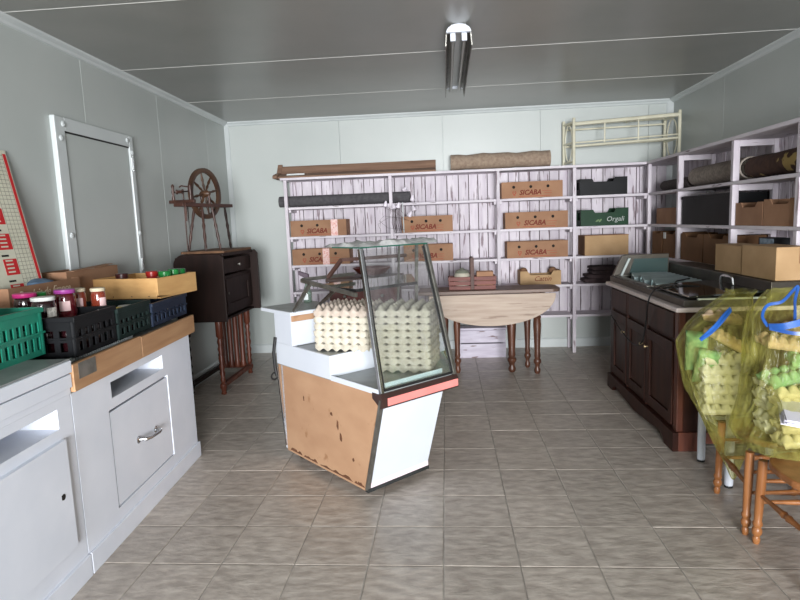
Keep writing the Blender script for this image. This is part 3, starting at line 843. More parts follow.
def jar(l, dep, z, r_, h, lid, content, label, lab=None, cloth=False, group='jam jars on the counter', la=0.0):
    t = thing('jar', label, 'jar', cpos(l, dep, z), CRZ, group)
    MB().lathe([(r_ * .9, 0), (r_, .008), (r_, h * .72), (r_ * .94, h * .80), (r_ * .80, h * .86), (r_ * .80, h * .9)], n=18).build('glass_body', content, t, smooth=True)
    if cloth:
        MB().lathe([(r_ * .84, h * .88), (r_ * .9, h * .9), (r_ * .9, h * .985), (r_ * .8, h), (0, h)], n=18).build('lid', lid, t, smooth=True)
    else:
        MB().lathe([(r_ * .98, h * .86), (r_ * 1.0, h * .87), (r_ * 1.0, h * .985), (r_ * .92, h), (0, h)], n=18).build('lid', lid, t, smooth=True)
    if lab:
        label_patch(r_ * 1.012, h * .25, h * .6, R(-75 + la), R(-15 + la)).build('label', lab, t)
    return t


def jam(nm, c): return M('jam_' + nm, c, rough=.12, coat=.6)
J_DK = jam('dark', (38, 14, 18)); J_RED = jam('red', (82, 18, 26)); J_BR = jam('brown', (120, 50, 34)); J_OR = jam('orange', (150, 78, 32))
LID_W = M('lid_white', (214, 216, 212), rough=.35); LID_P = M('lid_purple', (150, 62, 140), rough=.35); LID_G = M('lid_green', (92, 160, 92), rough=.35)
LID_M = M('lid_magenta', (178, 44, 110), rough=.35); LID_R = M('lid_red', (180, 30, 50), rough=.35); LID_C = M('lid_cream', (196, 184, 158), rough=.7)
LID_GG = M('lid_leaf_green', (40, 140, 66), rough=.35)
LABW = M('jar_label', (226, 222, 214), (180, 176, 170), rough=.7, scale=60, lo=.5, hi=.6); LABP = M('jar_label_pink', (224, 190, 190), rough=.7)
# lower layer inside the black crate
for k, (l, dp) in enumerate(((.88, .13), (.98, .13), (1.08, .13), (.88, .24), (.98, .24), (1.08, .24), (.88, .35), (.98, .35), (1.08, .35))):
    jar(l, dp, .96, .045, .135, LID_W, J_DK, 'dark jam jar with white lid, in the lower layer of the black crate', group='lower jars in the black crate')
ZJ = 1.0965
jar(1.045, .26, ZJ, .052, .125, LID_W, J_DK, 'squat dark jam jar with white lid and white label', LABW, la=30)
jar(.86, .265, ZJ, .048, .14, LID_P, J_RED, 'dark red jam jar with a purple lid', LABP, la=-20)
jar(.725, .275, 1.1015, .036, .125, LID_C, J_BR, 'brown jam jar with cream lid and pink label, next to the purple lidded jar', LABP, la=-15)
jar(.735, .165, 1.1015, .036, .125, LID_C, J_BR, 'brown jam jar with cream lid, standing closest to the wooden crate', LABP, la=20)
jar(.985, .385, ZJ, .052, .14, LID_M, J_DK, 'dark jam jar with a magenta lid', None)
jar(.875, .40, ZJ, .045, .13, LID_GG, J_DK, 'dark jam jar with a bright green lid behind the purple lidded jar', None)
jar(1.29, .42, .995, .055, .228, LID_R, J_DK, 'tall dark jar with red lid in the green crate', None)
jar(1.43, .26, .995, .048, .225, LID_G, J_OR, 'tall orange preserve jar with pale green lid in the green crate', None)
jar(1.56, .26, .995, .048, .215, LID_G, J_OR, 'shorter orange preserve jar with pale green lid in the green crate', None)
jar(1.50, .44, .995, .055, .215, LID_M, J_DK, 'tall dark jar with magenta lid in the green crate', None)
for l, dp, lid, nm in ((.50, .14, LID_W, 'white'), (.60, .14, M('lid_yellow', (206, 190, 40), rough=.4), 'yellow'), (.72, .27, LID_GG, 'green'), (.735, .165, LID_P, 'purple')):
    jar(l, dp, .96, .045, .14, lid, J_DK, 'dark jam jar with %s lid inside the very dark green crate' % nm, None, group='jars in the dark green crate')

# wooden crate of bottles on the navy crate
wc = thing('wooden_crate', 'open pale pine crate holding green topped bottles, on the navy crate', 'crate', cpos(.165, .10, 1.091) + Matrix.Rotation(CRZ - R(10), 3, 'Z') @ Vector((-.235, .225, 0)), CRZ - R(10))
a, b = .235, .225      # half depth (x), half length (y)
MB().prism([(-b, .02), (-b * .5, .008), (0, .0), (b * .6, .006), (b, .0), (b, .128), (-b, .128)], 'x', a - .012, a).build('board', PINE, wc, bevel=.002)
MB().box(-a, -a + .012, -b, b, 0, .128).build('board', PINE, wc, bevel=.002)
MB().box(-a + .012, a - .012, -b, -b + .012, 0, .128).build('board', PINE, wc, bevel=.002)
MB().box(-a + .012, a - .012, b - .012, b, 0, .128).build('board', PINE, wc, bevel=.002)
for k in range(4): MB().box(-a + .013 + k * .118, -a + .013 + k * .118 + .108, -b + .013, b - .013, .0, .008).build('bottom_slat', PINE, wc)
nail = MB().lathe([(.004, 0), (.003, .002)], axis='y', n=8).mesh('nail', RUBBER)
for xx in (-.2, -.08, .05, .17): inst('nail', nail, wc, (xx, -b - .0015, .015))
GRNB = M('green_bottle', (36, 120, 58), (24, 96, 44), rough=.2, scale=6); REDB = M('red_bottle', (150, 34, 30), rough=.3)
for k, (l, dp, m_, hh, rr, nm) in enumerate(((.17, -.04, GRNB, .150, .042, 'front row'), (.17, .06, GRNB, .155, .038, 'front row beside another green one'), (.16, .15, GRNB, .15, .04, 'far front corner'), (.05, .0, REDB, .148, .04, 'in its middle'), (-.1, -.1, M('dark_bottle', (60, 30, 30), rough=.3), .145, .04, 'back'))):
    t = thing('bottle', '%s capped bottle in the pine crate, %s' % ({GRNB: 'green', REDB: 'red'}.get(m_, 'dark'), nm), 'bottle', wc.location + Matrix.Rotation(CRZ - R(10), 3, 'Z') @ Vector((l, dp, .0085)), CRZ, 'bottles in the pine crate')
    MB().lathe([(rr, 0), (rr, hh * .55), (rr * .85, hh * .75), (rr * .7, hh * .8)], n=14).build('body', m_, t, smooth=True)
    MB().lathe([(rr * .95, hh * .78), (rr * .98, hh * .97), (rr * .85, hh), (0, hh)], n=14).build('cap', m_, t, smooth=True)

# cardboard boxes behind the jars
t = thing('cardboard_box', 'brown cardboard box with faint white script, behind the jars by the wall', 'box', cpos(.62, .50, .929), CRZ + R(90))
open_box(t, .62, .21, .325, CARD, CARD_IN, notch=None)
text('Produit de France', .062, M('white_print', (214, 196, 170)), t, (-.02, -.0006, .26), (R(90), 0, 0), shear=.4)
t = thing('blue_cloth', 'crumpled blue cloth poking out of the scripted cardboard box', 'cloth', cpos(.55, .60, 1.20), CRZ)
MB().lathe([(.04, 0), (.09, .03), (.08, .055), (.04, .07), (0, .074)], n=14).build('folds', M('blue_cloth', (92, 116, 140), (70, 92, 116), rough=.9, scale=20, bump=.4), t, smooth=True)
t = thing('cardboard_box', 'brown open cardboard box with torn flaps between door and pine crate', 'box', cpos(.06, .545, .929), CRZ + R(90))
open_box(t, .60, .17, .36, CARD, CARD_IN, notch=None)
MB().bar((-.25, .01, .36), (.25, .03, .372), .05, .004).build('flap', CARD, t)

# wall planner leaning against the wall
pb = Vector((-2.195, .715, 1.155)); pt = Vector((-2.345, .715, 1.975))
uv = (pt - pb); PH = uv.length; uv.normalize()
lean = math.atan2(-(pt.x - pb.x), pt.z - pb.z)
cal = thing('wall_planner', 'large cream and red printed calendar board leaning on the grey wall', 'calendar', pb)
cal.rotation_euler = (0, -lean, 0)
PAPER = M('planner_paper', (206, 204, 186), (196, 194, 176), rough=.7, scale=6); PRED = M('planner_red', (190, 30, 36), rough=.6); PLINE = M('planner_line', (120, 118, 106), rough=.8)
PW = 1.0
MB().box(-.012, 0, -PW, 0, 0, PH).build('board', PAPER, cal)
MB().box(-.001, .0008, -.028, -.006, 0, PH - .02).build('red_border', PRED, cal)
for r_ in range(6):
    z0 = .02 + r_ * .135
    MB().box(0, .001, -.25, -.155, z0, z0 + .085).build('red_block', PRED, cal)
    MB().box(0, .001, -.47, -.375, z0, z0 + .085).build('red_block', PRED, cal)
    for q in range(4):
        MB().box(.001, .0016, -.235, -.185, z0 + .012 + q * .02, z0 + .02 + q * .02).build('print_line', PAPER, cal)
    for q in range(6):
        MB().box(0, .0008, -.148, -.035, z0 + q * .0215, z0 + q * .0215 + .002).build('grid_line', PLINE, cal)
    MB().box(0, .0009, -.25, -.20, z0 + .098, z0 + .108).build('print_line', BLACKP, cal)
for q in range(5): MB().box(0, .0008, -.148 + q * .028, -.1465 + q * .028, .02, PH - .02).build('grid_line', PLINE, cal)

# ------------------------------------------------------------------ dark cabinet on turned legs
def turned(h, r_, kind=0):
    if kind == 0:
        p = [(.85, 0), (1.0, .015), (.7, .03), (.75, .06), (1.15, .09), (1.15, .14), (.6, .16), (.95, .2), (.6, .24), (.95, .29), (.6, .33), (1.0, .38), (.6, .43), (1.05, .5), (.6, .56), (1.0, .62), (.6, .68), (.95, .73), (.65, .77), (1.2, .80), (1.25, 1)]
    elif kind == 1:
        p = [(.55, 0), (.75, .02), (.8, .05), (.55, .08), (.6, .11), (.95, .14), (.95, .17), (.65, .19), (.8, .22), (.7, .27), (.85, .45), (1.0, .6), (.9, .68), (1.05, .70), (.75, .72), (1.05, .745), (1.1, .77), (1.1, 1)]
    else:
        p = [(.62, 0), (.72, .02), (.80, .06), (.6, .09), (.95, .12), (1.05, .15), (.95, .18), (.72, .2), (.95, .22), (1.0, .25), (.78, .28), (.85, .4), (.95, .7), (.9, 1)]
    return [(a * r_, b_ * h) for a, b_ in p]


gc = thing('cabinet_on_legs', 'dark oak cabinet on turned legs in the corner, carrying a spinning wheel', 'cabinet', (0, 0, 0))
x0, x1 = -2.385, -1.925
def side_prof(xa, xb):
    r_ = .10
    pts = [(xb, .675), (xb, 1.25), (xb - .03, 1.285)]
    pts += [(xa + r_ - r_ * math.sin(t), 1.29 - r_ + r_ * math.cos(t)) for t in [PI / 2 * k / 6 for k in range(7)]]
    pts += [(xa, .675)]
    return pts
MB().prism(side_prof(x0, x1), 'y', 2.66, 2.685).build('side_board', DARKOAK, gc, bevel=.004)
MB().prism([(p[0] + (.04 if p[0] > -2.1 else 0), p[1]) for p in side_prof(x0, x1)], 'y', 3.50, 3.525).build('side_board', DARKOAK, gc, bevel=.004)
MB().box(x0 + .09, x1 - .01, 2.685, 3.5, 1.262, 1.29).build('top', DARKOAK, gc, bevel=.003)
MB().box(x0 + .01, x0 + .025, 2.685, 3.5, .68, 1.26).build('back_board', DARKOAK, gc)
MB().box(x0 + .025, x1 - .03, 2.685, 3.5, .68, .70).build('bottom_board', DARKOAK, gc)
dw = MB().box(x1 - .05, x1 - .03, 2.72, 3.47, 1.10, 1.235).build('drawer', DARKOAK, gc, bevel=.006)
MB().lathe([(.006, 0), (.008, .012), (.016, .02), (.014, .03), (0, .033)], c=(x1 - .03, 3.10, 1.165), axis='x', n=10).build('knob', ALU, dw)
dd = MB().box(x1 - .05, x1 - .035, 2.72, 3.47, .72, 1.08).build('door', DARKOAK, gc, bevel=.004)
plate((2.76, 3.43), (.75, 1.05), [(2.84, 3.35, .82, .98)], x1 - .036, x1 - .022, 'x').build('raised_frame', DARKOAK, dd)
MB().lathe([(.005, 0), (.012, .012), (0, .02)], c=(x1 - .03, 2.80, .92), axis='x', n=10).build('knob', ALU, dd)
MB().box(x1 - .03, x1 - .012, 2.69, 2.705, .69, 1.26).build('brass_edge', M('dull_brass', (120, 92, 60), rough=.5, metal=.5), gc)
for lx, ly, m_ in ((-2.02, 2.69, REDOAK), (-2.03, 3.46, REDOAK), (-2.34, 2.72, DARKOAK), (-2.34, 3.46, DARKOAK)):
    MB().lathe(turned(.675, .027, 0), c=(lx, ly, 0), n=14).build('leg', m_, gc, smooth=True)
MB().box(-2.045, -2.005, 2.72, 3.44, .06, .10).build('stretcher', REDOAK, gc, bevel=.004)
MB().box(-2.36, -2.32, 2.74, 3.44, .06, .10).build('stretcher', DARKOAK, gc, bevel=.004)
MB().box(-2.32, -2.045, 3.44, 3.48, .06, .10).build('stretcher', REDOAK, gc, bevel=.004)
for k in range(4):
    MB().lathe([(.028, 0), (.032, .03), (.026, .06), (.026, .52), (.03, .56), (.03, .59)], c=(-2.27 + k * .062, 3.42, .085), n=10).build('gate_leg', REDOAK, gc, smooth=True)

bp = tag(MB().box(-2.33, -1.93, 2.72, 3.46, 0, .022).build('plank_base', M('worn_board', (122, 88, 60), (96, 66, 44), rough=.7, scale=5, stretch=(5, .6, 5)), loc=(0, 0, 1.291), bevel=.003), 'worn brown board under the spinning wheel', 'board')

# spinning wheel
hv = Vector((.22, .976, 0)).normalized(); ax = Vector((hv.y, -hv.x, 0))
sw = thing('spinning_wheel', 'antique dark wooden spinning wheel with spoked wheel and turned legs', 'spinning wheel', (-2.19, 3.03, 1.314), math.atan2(hv.y, hv.x))
# local x = along the bed (away from camera), local y = axle
OAKW = M('wheel_wood', (84, 58, 40), (58, 38, 26), rough=.4, scale=6, rand=.05); OAKR = M('wheel_wood_red', (78, 48, 38), (56, 33, 26), rough=.4, scale=6, rand=.05)
zc = .525; RW = .235
rim = MB(); n = 40; vs_ = []
for k in range(n):
    t = 2 * PI * k / n
    for rr, yy in ((RW, -.016), (RW, .016), (RW - .012, .02), (RW - .042, .014), (RW - .042, -.014), (RW - .012, -.02)):
        vs_.append((rr * math.cos(t), yy, zc + rr * math.sin(t)))
rim.add(vs_, [(k * 6 + q, ((k + 1) % n) * 6 + q, ((k + 1) % n) * 6 + (q + 1) % 6, k * 6 + (q + 1) % 6) for k in range(n) for q in range(6)])
rim.build('wheel_rim', OAKW, sw, smooth=True)
MB().lathe([(.018, -.05), (.03, -.03), (.034, 0), (.03, .03), (.018, .05)], c=(0, 0, zc), axis='y', n=14).build('hub', OAKW, sw, smooth=True)
for k in range(8):
    t = 2 * PI * (k + .25) / 8; c_, s_ = math.cos(t), math.sin(t)
    MB().lathe([(.007, 0), (.009, .15), (.013, .3), (.008, .42), (.014, .6), (.009, .8), (.007, 1)], a=(.03 * c_, 0, zc + .03 * s_), b=((RW - .04) * c_, 0, zc + (RW - .04) * s_), n=8).build('spoke', OAKW, sw, smooth=True)
plate((-.40, .37), (-.05, .05), [(-.24, .25, -.028, .028)], .40, .432, 'z').build('bed', OAKR, sw, bevel=.003)
for sy_ in (-1, 1):
    MB().lathe([(.010, 0), (.014, .2), (.009, .35), (.015, .5), (.009, .7), (.013, 1)], a=(0, sy_ * .042, .43), b=(0, sy_ * .04, zc + .02), n=10).build('wheel_post', OAKR, sw, smooth=True)
for a_, b_, m_ in (((-.12, -.04, .41), (-.18, -.09, 0), OAKR), ((-.12, .04, .41), (-.20, .08, 0), OAKR), ((.03, -.04, .41), (.05, -.09, 0), OAKR), ((.30, 0, .41), (.36, 0, 0), DARKOAK)):
    MB().lathe([(.009, 0), (.013, .08), (.009, .16), (.015, .3), (.010, .45), (.016, .55), (.010, .62), (.014, .8), (.009, 1)], a=b_, b=a_, n=10).build('leg', m_, sw, smooth=True)
MB().bar((-.34, -.13, .445), (-.34, .13, .445), .03, .028).build('mother_of_all', OAKR, sw, bevel=.003)
for yy in (-.09, .09):
    MB().lathe([(.010, 0), (.014, .2), (.008, .4), (.014, .55), (.009, .75), (.015, .9), (.004, 1)], a=(-.34, yy, .44), b=(-.34, yy, .60), n=10).build('maiden', OAKR, sw, smooth=True)
MB().tube([(-.34, -.09, .53), (-.34, .09, .53)], .006, 8).build('flyer_shaft', DARKOAK, sw)
MB().tube([(-.32, -.05, .53), (-.32, -.06, .57), (-.31, .02, .585), (-.30, .05, .575)], .006, 8).build('flyer', OAKR, sw)
MB().lathe([(.022, -.03), (.014, -.02), (.014, .02), (.022, .03)], c=(-.34, .02, .53), axis='y', n=10).build('bobbin', OAKR, sw)
MB().lathe([(.005, 0), (.009, .3), (.005, 1)], a=(-.37, -.05, .43), b=(-.38, -.06, .27), n=8).build('hanging_peg', OAKR, sw, smooth=True)
MB().lathe([(.006, 0), (.004, .5), (.001, 1)], a=(-.30, -.02, .43), b=(-.30, -.02, .17), n=8).build('spindle', DARKOAK, sw, smooth=True)
MB().tube([(-.24, .06, .0), (-.24, .06, .56)], .006, 8).build('distaff_rod', OAKR, sw)

# ------------------------------------------------------------------ wedge shaped display trolley in the middle
tv = thing('display_trolley', 'wheeled white and plywood display counter with sloping glass front, in mid-room', 'display case', (-1.063, 1.255, 0), R(45))
# local x = along the front (0 = left side), local y = -t (t grows towards the front)
FL = .80
def sr(t): return .53 + (1.08 - t) * FL            # right-hand edge of the deck
def sb(t): return .45 + (.91 - t) * FL * .9        # right-hand edge of the base
def wedge(t0, t1, z0, z1, s0=0, f=sr, inset=0):
    return MB().prism([(s0, -t0), (f(t0) - inset, -t0), (f(t1) - inset, -t1), (s0, -t1)], 'z', z0, z1)
ZB = .065
# left plywood side
MB().prism([(-.06, ZB), (-.905, ZB), (-1.065, .622), (-.004, .622)], 'x', 0, .016).build('side_panel', PLY, tv)
MB().add(*(lambda A: (A, [(0, 1, 2, 3), (7, 6, 5, 4), (0, 4, 5, 1), (1, 5, 6, 2), (2, 6, 7, 3), (3, 7, 4, 0)]))(
    [(sb(.06) - .016, -.06, ZB), (sb(.905) - .016, -.905, ZB), (sb(.905) - .016, -1.065, .622), (sb(.0) - .016, -.004, .622),
     (sb(.06), -.06, ZB), (sb(.905), -.905, ZB), (sb(.905), -1.065, .622), (sb(.0), -.004, .622)])).build('side_panel', PLY, tv)
MB().bar((.004, -.915, ZB), (.004, -1.072, .60), .026, .014, (0, 1, 0)).build('edge_strip', ALU, tv)
MB().bar((.004, -.05, ZB + .02), (.004, .006, .60), .020, .014, (0, 1, 0)).build('edge_strip', CHROME, tv)
CHIP = M('chipped_edge', (104, 66, 42), (84, 52, 32), rough=.9, scale=20)
random.seed(5)
for a_, b_ in ((.10, .24), (.26, .42), (.45, .78), (.80, .895)):
    up_ = [(-(a_ + (b_ - a_) * k / 10), ZB + random.uniform(.006, .022) * (1 if 0 < k < 10 else .2)) for k in range(11)]
    MB().prism([(-a_, ZB + .001)] + up_ + [(-b_, ZB + .001)], 'x', -.0012, .0004).build('chip', CHIP, tv)
for t_, z_, w_, h_ in ((.60, .42, .014, .012), (.66, .37, .011, .03), (.685, .30, .012, .028), (.30, .45, .006, .018), (.80, .20, .009, .012)):
    MB().prism([(-(t_ + w_ * math.cos(q) * random.uniform(.7, 1.2)), z_ + h_ * math.sin(q) * random.uniform(.7, 1.2)) for q in [2 * PI * k / 9 for k in range(9)]], 'x', -.0012, .0004).build('chip', CHIP, tv)
fp = MB().add([(.02, -.912, ZB), (.45, -.912, ZB), (.45, -1.068, .56), (.02, -1.068, .56), (.02, -.898, ZB), (.45, -.898, ZB), (.45, -1.054, .56), (.02, -1.054, .56)],
              [(0, 1, 2, 3), (7, 6, 5, 4), (0, 4, 5, 1), (1, 5, 6, 2), (2, 6, 7, 3), (3, 7, 4, 0)]).build('front_panel', WHITE, tv)
MB().bar((.022, -.921, ZB + .018), (.45, -.921, ZB + .018), .004, .028).build('kick_strip', M('faded_pink', (226, 208, 214), rough=.4), tv)
MB().box(.0, .455, -.925, -.895, ZB - .018, ZB + .002).build('bottom_edge', SCREEN, tv)
wedge(.06, .905, ZB - .012, ZB, f=sb).build('bottom_board', PLY, tv)
MB().prism([(0, -.06), (sb(.06), -.06), (sb(.06), -.04), (0, -.04)], 'z', ZB, .62).build('back_panel', WHITE, tv)
# deck, white lip, raised platform, back cupboard, slab
wedge(.0, 1.065, .622, .640).build('deck', GREYTOP, tv)
MB().box(-.004, .0, -1.055, -.62, .624, .654).build('lip', WHITE, tv)
MB().box(-.004, .012, -.617, -.0, .628, .766).build('platform_side', WHITE, tv)
MB().box(.0, sr(.6), -.62, -.605, .641, .766).build('platform_front', WHITE, tv)
wedge(.2, .604, .752, .762).build('platform_top', GREYTOP, tv)
MB().box(-.004, .014, -.207, -.0, .767, .962).build('cupboard_side', WHITE, tv)
MB().box(.0, .32, -.21, -.195, .767, .918).build('cupboard_front', WHITE, tv)
MB().box(.0, .32, -.212, -.19, .919, .962).build('cupboard_rail', PLY, tv)
MB().box(.304, .32, -.194, -.0, .641, .962).build('cupboard_side', WHITE, tv)
MB().prism([(-.03, -.255), (.35, -.255), (.35, .125), (-.03, .125)], 'z', .963, .985).build('worktop', WHITE, tv, bevel=.003)
MB().prism([(-.028, -.253), (.348, -.253), (.348, .122), (-.028, .122)], 'z', .9855, .988).build('worktop_sheet', GREYTOP, tv)
# front bumper with the pink strip
MB().prism([(-1.005, .60), (-1.075, .553), (-1.088, .56), (-1.088, .612), (-1.075, .632), (-1.005, .632)], 'x', -.006, .555).build('bumper', M('dark_brown_bumper', (62, 40, 36), (48, 32, 28), rough=.4, scale=6), tv)
MB().prism([(-1.0885, .566), (-1.0905, .568), (-1.0905, .606), (-1.0885, .608)], 'x', .03, .55).build('pink_strip', PINK, tv)
# glass front
pl0, pl1 = Vector((.008, -1.068, .634)), Vector((.0, -.951, 1.378)); pr0, pr1 = Vector((.535, -1.075, .634)), Vector((.468, -.94, 1.378))
MB().bar(pl0, pl1, .022, .024, (0, 1, 0)).build('corner_post', CHROME, tv, bevel=.003)
MB().bar(pr0, pr1, .022, .024, (0, 1, 0)).build('corner_post', ALU, tv, bevel=.003)
MB().bar(pl0 + Vector((.018, .002, .01)), pl1 + Vector((.018, .002, -.01)), .008, .01, (0, 1, 0)).build('seal', RUBBER, tv)
MB().bar(pr0 + Vector((-.017, .002, .01)), pr1 + Vector((-.017, .002, -.01)), .010, .01, (0, 1, 0)).build('seal', RUBBER, tv)
MB().bar(pl0 + Vector((.02, .002, .012)), pr0 + Vector((-.02, .002, .012)), .012, .012).build('seal', RUBBER, tv)
def pane(q, m, name='glass_pane', th=.004):
    q = [Vector(p) for p in q]; nrm = (q[1] - q[0]).cross(q[3] - q[0]).normalized() * th
    return MB().add(q + [p + nrm for p in q], [(3, 2, 1, 0), (4, 5, 6, 7), (0, 1, 5, 4), (1, 2, 6, 5), (2, 3, 7, 6), (3, 0, 4, 7)]).build(name, m, tv)
pane([pl0 + Vector((.02, .004, .012)), pr0 + Vector((-.02, .004, .012)), pr1 + Vector((-.02, .004, -.01)), pl1 + Vector((.02, .004, -.01))], GLASS)
MB().box(.06, .48, -1.035, -1.028, .641, .672).build('deck_lip', M('pale_aqua_edge', (206, 226, 228), rough=.3), tv)
# top glass and shelf
def sheet(t0, t1, z, f, name, m, th=.006, s0=0):
    return MB().prism([(s0, -t0), (f(t0), -t0), (f(t1), -t1), (s0, -t1)], 'z', z, z + th).build(name, m, tv)
tp = sheet(.70, .95, 1.380, lambda t: .47 + (.95 - t) * FL, 'top_glass', GLASSG)
MB().bar((0, -.952, 1.383), (.47, -.952, 1.383), .006, .009).build('glass_edge', M('glass_edge_green', (40, 92, 78), rough=.2), tp)
MB().bar((0, -.70, 1.383), (0, -.952, 1.383), .006, .009).build('glass_edge', M('glass_edge_green', (40, 92, 78)), tp)
sf = sheet(.42, .865, 1.150, lambda t: .46 + (.865 - t) * FL, 'shelf_glass', GLASSG, .008, .03)
MB().bar((.03, -.868, 1.154), (.46, -.868, 1.154), .008, .016).build('shelf_edge', RUBBER, sf)
MB().bar((.028, -.55, 1.154), (.028, -.868, 1.154), .008, .014).build('shelf_edge', RUBBER, sf)
# rear frame leaning on the worktop
MB().bar((0, -.36, 1.185), (0, -.90, 1.135), .018, .022).build('rail', ALU, tv)
MB().bar((.0, -.25, .99), (.0, -.46, 1.178), .018, .018).build('strut', ALU, tv)
MB().bar((.16, -.25, .99), (.16, -.52, 1.15), .016, .018).build('strut', CHROME, tv)
MB().bar((.0, -.37, 1.19), (.40, -.34, 1.19), .018, .02).build('rail', ALU, tv)
MB().bar((.16, -.40, 1.19), (.16, -.55, 1.30), .018, .02).build('strut', M('dark_wood_strut', (74, 50, 44), rough=.5), tv)
MB().bar((.16, -.55, 1.30), (.60, -.62, 1.30), .018, .02).build('rail', M('dark_wood_strut', (74, 50, 44)), tv)
MB().bar((.66, -.62, .766), (.62, -.70, 1.378), .018, .018).build('rear_post', ALU, tv)
MB().bar((.50, -.62, .766), (.48, -.70, 1.378), .010, .010).build('rear_post', ALU, tv)
for s_, t_ in ((.09, .84), (.36, .84), (.06, .14), (.75, .2)):
    cs = MB().lathe([(.022, -.012), (.026, -.006), (.026, .006), (.022, .012)], c=(s_, -t_, .026), axis='x', n=14).build('castor_wheel', RUBBER, tv, smooth=True)
    MB().box(s_ - .018, s_ + .018, -t_ - .012, -t_ + .012, .028, ZB - .012).build('castor_fork', SCREEN, cs)
MB().tube([(-.012, -.01, .80), (-.025, .0, .70), (-.022, .0, .60), (-.018, -.01, .545)], .011, 8).build('cable', RUBBER, tv)
MB().tube([(-.03 + .022 * math.cos(k * PI / 6), .0, .545 + .022 * math.sin(k * PI / 6)) for k in range(12)], .006, 6, closed=True).build('cable_hook', RUBBER, tv)

# crumpled foil wrap lying on the top glass
fo = MB(); nx, ny = 34, 12; vs_ = []
for j in range(ny + 1):
    t = .66 + .33 * j / ny
    for i in range(nx + 1):
        s_ = -.03 + (.58 + (.95 - t) * FL) * i / nx
        h_ = .016 + .014 * mnoise.noise(Vector((s_ * 14, t * 16, 1.3))) + .010 * mnoise.noise(Vector((s_ * 40, t * 40, 7)))
        e_ = min(i, nx - i, j, ny - j)
        if e_ == 0: h_ = .001
        vs_.append((s_, -t, max(.001, h_)))
fo.add(vs_, [(j * (nx + 1) + i, j * (nx + 1) + i + 1, (j + 1) * (nx + 1) + i + 1, (j + 1) * (nx + 1) + i) for j in range(ny) for i in range(nx)])
fo.add([(p[0], p[1], 0) for p in (vs_[0], vs_[nx], vs_[-1], vs_[-nx - 1])], [(3, 2, 1, 0)])
fo.v = fo.v
o = fo.build('foil_wrap', M('crumpled_foil', (222, 222, 220), (186, 186, 186), rough=.25, metal=.25, scale=30), smooth=True, loc=(-1.063, 1.255, 1.3865), rz=R(45))
tag(o, 'crumpled silvery wrap spread over the glass top of the trolley', 'wrap')

# small bottle on the worktop
t = thing('spray_bottle', 'small clear bottle with dark purple trigger on the trolley worktop', 'bottle', (-.90, 1.50, .9885))
MB().lathe([(.028, 0), (.03, .01), (.03, .07), (.02, .1), (.012, .12), (.012, .13)], n=14).build('body', GLASSG, t, smooth=True)
MB().prism([(-.014, .13), (.014, .13), (.018, .19), (-.05, .215), (-.055, .19), (-.016, .17)], 'y', -.012, .012).build('trigger', M('dark_purple', (52, 30, 48), rough=.4), t, bevel=.003)
MB().box(-.02, .012, -.032, -.029, .02, .06).build('label', PVC, t)

# ------------------------------------------------------------------ egg trays
def tray_mesh(w, n, h, m, seed):
    """square moulded tray: n x n cups; corrugated top, fluted skirt with toothed lower rim"""
    p = w / n; k = 6; N = n * k
    b = MB(); idx = {}
    def hz(x, y): return .5 * (1 - math.cos(2 * PI * x / p)) * .5 * (1 - math.cos(2 * PI * y / p))
    for j in range(N + 1):
        for i in range(N + 1):
            x, y = i * p / k, j * p / k
            z = h * .62 + (h * .62) * (.62 * hz(x, y) + .38 * .5 * (1 - math.cos(2 * PI * x / p)))
            idx[(i, j)] = len(b.v); b.v.append((x - w / 2, y - w / 2, z))
    for j in range(N):
        for i in range(N): b.f.append((idx[(i, j)], idx[(i + 1, j)], idx[(i + 1, j + 1)], idx[(i, j + 1)]))
    ring = [(i, 0) for i in range(N)] + [(N, j) for j in range(N)] + [(N - i, N) for i in range(N)] + [(0, N - j) for j in range(N)]
    low = []; mid = []
    for q, (i, j) in enumerate(ring):
        x, y, z = b.v[idx[(i, j)]]
        nx_ = (1 if i == N else -1 if i == 0 else 0); ny_ = (1 if j == N else -1 if j == 0 else 0)
        ph = .5 * (1 - math.cos(2 * PI * q / k))
        o_ = .008 * ph - .002
        mid.append(len(b.v)); b.v.append((x + nx_ * o_, y + ny_ * o_, h * .55))
        low.append(len(b.v)); b.v.append((x + nx_ * (o_ - .006 * ph), y + ny_ * (o_ - .006 * ph), h * .26 * (1 - ph)))
    L_ = len(ring)
    for q in range(L_):
        q2 = (q + 1) % L_
        b.f.append((idx[ring[q]], idx[ring[q2]], mid[q2], mid[q])); b.f.append((mid[q], mid[q2], low[q2], low[q]))
    # pulp underside
    return b.mesh('egg_tray', m)


def egg_stack(loc, rz, count, w, n, h, m, m2, where):
    me = tray_mesh(w, n, h, m, 1); me2 = tray_mesh(w, n, h, m2, 2)
    for me_ in (me, me2):
        for p in me_.polygons: p.use_smooth = True
    pitch = h * .63
    for k in range(count):
        o = inst('egg_tray', me2 if k == count - 1 else me, None, (loc[0] + random.uniform(-.003, .003), loc[1] + random.uniform(-.003, .003), loc[2] + k * pitch), (0, 0, rz + random.uniform(-.012, .012) + (R(180) if k % 2 else 0)))
        if k == count - 1: tag(o, 'topmost moulded pulp egg tray of the stack ' + where, 'egg tray', 'egg trays ' + where)
        elif k == 0: tag(o, 'bottom moulded pulp egg tray of the stack ' + where, 'egg tray', 'egg trays ' + where)
        else: tag(o, 'moulded pulp egg tray inside the stack ' + where, 'egg tray', 'egg trays ' + where)


egg_stack((-.545, 1.098, .7625), R(-14), 6, .335, 6, .0635, EGG, EGGP, 'on the raised trolley shelf')
egg_stack((-.192, 1.048, .6405), R(-9), 9, .325, 5, .0635, EGG, EGG, 'on the lower deck behind the sloping glass')

